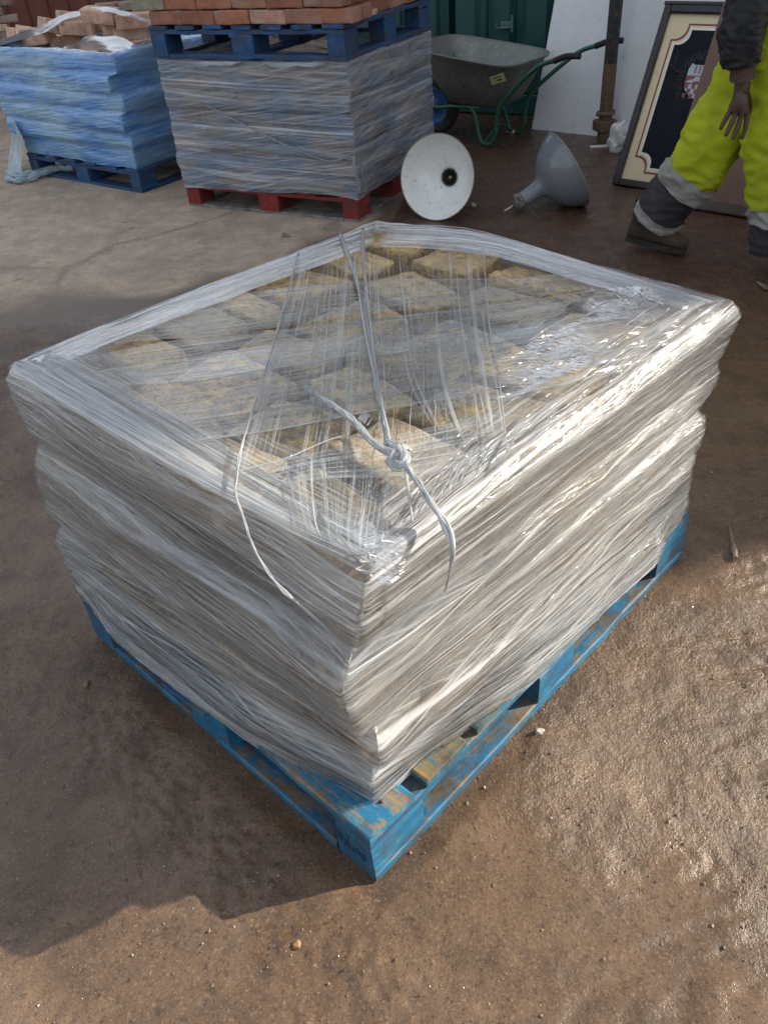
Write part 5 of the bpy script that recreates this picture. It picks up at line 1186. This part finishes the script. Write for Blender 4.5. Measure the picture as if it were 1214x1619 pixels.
# trousers: back leg from hip to band to cuff, then front leg
HL=Vv((1.76,3.655,.93)); HR=Vv((1.66,3.55,.93))
tr_=loft('trousers',[(Vv((1.70,3.60,1.06)),.175,.135),(Vv((1.70,3.60,.98)),.195,.155),(Vv((1.70,3.60,.90)),.205,.165),(Vv((1.695,3.60,.82)),.20,.15),(Vv((1.69,3.60,.78)),.15,.10)],hivis,wr=.012,close=True)
loft('trouser_leg',[(Vv((1.735,3.64,.90)),.115,.13),(Vv((1.64,3.65,.72)),.125,.135),(Vv((1.545,3.67,.52)),.115,.125),(Vv((1.49,3.715,.37)),.105,.115),],hivis,wr=.028,fr=10,seed=2,close=True)
loft('reflective_band',[(Vv((1.502,3.705,.40)),.112,.121),(Vv((1.467,3.743,.325)),.110,.119)],refl,wr=.028,fr=10,seed=2)
loft('trouser_hem',[(Vv((1.475,3.735,.335)),.106,.114),(Vv((1.435,3.785,.25)),.104,.112),(Vv((1.40,3.825,.165)),.102,.110)],darkt,wr=.014,fr=12,seed=3)
loft('reflective_band',[(Vv((1.415,3.81,.195)),.108,.116),(Vv((1.398,3.828,.155)),.108,.118)],refl,wr=.014,fr=12,seed=3)
loft('trouser_leg',[(Vv((1.68,3.56,.92)),.12,.14),(Vv((1.715,3.49,.72)),.13,.155),(Vv((1.76,3.45,.50)),.12,.145),(Vv((1.79,3.44,.30)),.108,.125)],hivis,wr=.028,fr=10,seed=5,close=True)
loft('reflective_band',[(Vv((1.79,3.44,.315)),.113,.128),(Vv((1.80,3.44,.245)),.111,.125)],refl,wr=.028,fr=10,seed=5)
loft('trouser_hem',[(Vv((1.80,3.44,.26)),.107,.120),(Vv((1.815,3.43,.18)),.106,.118),(Vv((1.825,3.43,.115)),.103,.115)],darkt,wr=.014,fr=12,seed=6)
# jacket
loft('jacket',[(Vv((1.70,3.60,.985)),.20,.165),(Vv((1.70,3.60,1.06)),.205,.165),(Vv((1.70,3.60,1.2)),.205,.16),(Vv((1.705,3.60,1.33)),.215,.155),(Vv((1.71,3.60,1.42)),.185,.125),(Vv((1.72,3.585,1.47)),.10,.09),(Vv((1.725,3.58,1.51)),.075,.075)],jack,wr=.016,seed=7)
SH_=Vv((1.70,3.60,1.405))+rt*.19
loft('sleeve',[(SH_+rt*-.05,.09,.09),(SH_+rt*.01+Vv((0,0,-.05)),.085,.085),(Vv((1.53,3.45,1.20)),.078,.08),(Vv((1.492,3.425,1.05)),.080,.084),(Vv((1.49,3.42,.93)),.072,.076),(Vv((1.503,3.42,.855)),.058,.062)],jack,wr=.016,fr=22,seed=8)
loft('cuff',[(Vv((1.505,3.42,.868)),.044,.046),(Vv((1.513,3.42,.802)),.041,.043)],cuffm,wr=.003,fr=30,seed=9)
SL=Vv((1.70,3.60,1.405))-rt*.19; LE=Vv((1.70,3.60,1.405))-rt*.24+hd*.10+Vv((0,0,-.29)); LW=LE+hd*.20+Vv((0,0,-.14))
loft('sleeve',[(SL+rt*.05,.09,.09),(SL+Vv((0,0,-.05)),.085,.085),((SL+LE)/2,.075,.075),(LE,.072,.072),((LE+LW)/2,.06,.06),(LW,.045,.045)],jack,wr=.014,fr=22,seed=10)
# boots
def boot(heel,toe,lift,seed):
    L=(toe-heel).length; X=(toe-heel).normalized(); Yb=Vector((0,0,1)).cross(X).normalized(); Z=X.cross(Yb)
    if Z.z<0: Z=-Z
    M=Matrix.Identity(4)
    for i in range(3): M[i][0]=X[i];M[i][1]=Yb[i];M[i][2]=Z[i];M[i][3]=heel[i]-O[i]
    secs=[(0,.030,.005,.075),(.012,.036,.0,.10),(.05,.040,.0,.115),(.10,.040,.0,.105),(.15,.043,.0,.085),(.20,.050,.0,.070),(.25,.050,.0,.060),(.285,.040,.0,.050),(.30,.020,.01,.035)]
    vs=[];fs=[];n=16; s=L/.30
    for (x,w,z0,z1) in secs:
        for k in range(n):
            q=2*PI*k/n; y=math.cos(q)*w; z=(z0+z1)/2+math.sin(q)*(z1-z0)/2; 
            if math.sin(q)<0: y=math.copysign(abs(math.cos(q))**.4,math.cos(q))*w; z=max(z,z0)
            p=Vector((x*s,y,z+.018)); p+=mnoise.noise_vector(p*40+Vector((seed,0,0)))*.003; vs.append(p)
    for i in range(len(secs)-1):
        for k in range(n): fs.append((i*n+k,i*n+(k+1)%n,(i+1)*n+(k+1)%n,(i+1)*n+k))
    fs.append(tuple(range(n))[::-1]); fs.append(tuple((len(secs)-1)*n+k for k in range(n)))
    b=meshobj('boot',vs,fs,bootm,per_,True,M)
    vs=[];fs=[]
    out=[(x*s,w*1.08) for x,w,_,_ in secs]; pl=[(x,y) for x,y in out]+[(x,-y) for x,y in out[::-1]]
    for z in (0,.024): vs+=[(x,y,z) for x,y in pl]
    m=len(pl); fs=[(k,(k+1)%m,m+(k+1)%m,m+k) for k in range(m)]+[tuple(range(m))[::-1],tuple(range(m,2*m))]
    meshobj('sole',vs,fs,plain('boot_sole',(.02,.018,.016),.8,dirtamt=.5),b,False)
    v,f=tube_geo(smooth_path([(.055*s,0,.09),(.055*s,0,.13),(.052*s,0,.19)],5),[.048,.05,.052,.053,.054,.055,.055,.056,.056,.056,.056],16,False); meshobj('ankle_shaft',v,f,bootm,b,True)
    for k in range(5): vv,ff=tube_geo([Vector((.10*s+.02*k,-.022,.118-.013*k)),Vector((.105*s+.02*k,0,.130-.014*k)),Vector((.10*s+.02*k,.022,.118-.013*k))],.0025,5); meshobj('lace',vv,ff,darkt,b,True)
boot(Vv((1.29,3.885,.045)),Vv((1.545,3.755,.004)),0,1)
boot(Vv((1.835,3.43,.0)),Vv((2.06,3.245,.012)),0,2)

# ================================================================ the rest of the yard
# warehouse on the right whose corner throws the background into shade (outside the frame)
wall_m=brick_mat('warehouse_brick',[(.30,.14,.09),(.34,.17,.11),(.26,.12,.08)])
wh=empty('brick_warehouse',(4.3,3.131+.1789*(4.3-1.558),0)); tag(wh,'tall brick warehouse beyond the right edge that shades the back of the yard','building')
box('wall',8,16,6.8,wall_m,wh,T(4.0,8.0,3.4),.01); box('roof',8.4,16.4,.2,plain('roof_grey',(.2,.2,.21)),wh,T(4,8.0,6.9),.01)
box('door',.06,2.4,2.6,cgreen,wh,T(-.02,5,1.3),.01)
for y in (2.2,9,12): f_=box('window',.08,1.2,1.0,plain('window_frame',(.5,.5,.48)),wh,T(-.02,y,4.4),.01); box('pane',.04,1.0,.8,plain('pane_dark',(.02,.03,.035),.1),f_,T(-.03,0,0),.0)
# shed behind the boards
sh=empty('timber_shed',(1.55,7.55,0),math.atan2(-.55,.95)); tag(sh,'dark timber clad shed behind the white boards','shed')
for k in range(26): board('cladding_board',2.6,.10,.02,plain('dark_cladding',(.035,.033,.032),.8,dirtamt=.4) if k==0 else bpy.data.materials['dark_cladding'],sh,T(1.45,0,.06+.098*k,0,PI/2),200+k)
box('shed_body',2.58,1.6,2.5,bpy.data.materials['dark_cladding'],sh,T(1.45,.83,1.26),.01)
box('door_post',.07,.05,2.4,plain('pale_post',(.30,.25,.20)),sh,T(.20,-.04,1.2),.004)
# back left: brick stacks, grey pallets, oxide-red container
bw_=empty('red_container',(-6.2,13.2,0)); tag(bw_,'rust red steel container far behind the brick heap','container')
red=plain('oxide_red',(.15,.045,.028),.7,0,.4,dirtamt=.4,scale=2)
corr(6.0,2.3,red,bw_,T(.05,-.02,.15),name='side_panel'); box('container_body',6.0,2.3,2.3,red,bw_,T(3.05,1.2,1.3),.01); box('bottom_rail',6.1,.12,.15,red,bw_,T(3.05,.0,.075),.01); box('top_rail',6.1,.12,.12,red,bw_,T(3.05,.0,2.5),.01)
def stackpal(px,py,z,n,label,mat,rz,LX=1.2,LY=1.0):
    p=hit(px,py,0)
    for i in range(n): pallet('pallet',(p.x,p.y,.15*i),rz+.03*(i%2),LX,LY,mat,mat,mat,label%['bottom','second','third','fourth','fifth','sixth'][i],'weathered pallets piled at the back left',seed=20+i,deck=6,worn=.005)
stackpal(62,62,0,5,'weathered grey pallet in the pile behind the brick heap, %s from the ground',MT['grey_wood'],.35)
gq='brick packs standing at the back left'
def pack(x,y,rz,nx,nz,lab):
    Fm=T(x,y,0,rz)
    for k in range(nz):
        for i in range(nx):
            j=random.Random(k*10+i); brick(Fm@T(.11+.225*i+(.11 if k%2 else 0),0,.035+.072*k,j.uniform(-.03,.03)),'brick_dull' if j.random()<.6 else 'brick_pale',i+k,lab,gq)
            if k==nz-1: brick(Fm@T(.11+.225*i,.11,.035+.072*k,0),'brick_dull',i,lab,gq)
pack(-4.75,9.6,.1,6,12,'dull brick in the low wall-like stack at the far left edge')
pack(-2.35,9.1,.1,3,11,'dull brick in the small stack behind the left end of the heap')
for i,(x,y,l) in enumerate(((-3.62,9.0,'first'),(-3.35,8.95,'second'))):
    o=box('timber_post',.12,.10,1.5,MT['grey_wood'],None,None,.006); o.location=(x,y,.745); o.rotation_euler=(.03,.02*i,.1); tag(o,'grey weathered timber post at the far left, %s from the brick stack'%l,'post')
p=hit(30,58,.45); o=box('plank',1.6,.30,.05,MT['oldwood'],None,None,.006); o.matrix_world=T(-3.35,8.0,.55,.15,0,-.02); tag(o,'weathered plank lying across blocks at the far left','plank')
for x in (-3.9,-2.8):
    o=box('timber_block',.3,.3,.52,MT['oldwood'],None,T(0,0,0),.01); o.matrix_world=T(x,8.0,.262,.15); tag(o,'squat timber block under the weathered plank, %s end'%('left' if x<-3.5 else 'right'),'timber block')
# end wall far beyond
ew=empty('yard_wall',(-16,19,0)); tag(ew,'long brick boundary wall at the far end of the yard','wall'); box('wall_face',40,.35,3.,wall_m,ew,T(20,0,1.5),.01); box('coping',40.2,.42,.1,plain('coping',(.3,.28,.25)),ew,T(20,0,3.05),.01)
bpy.context.view_layer.update()
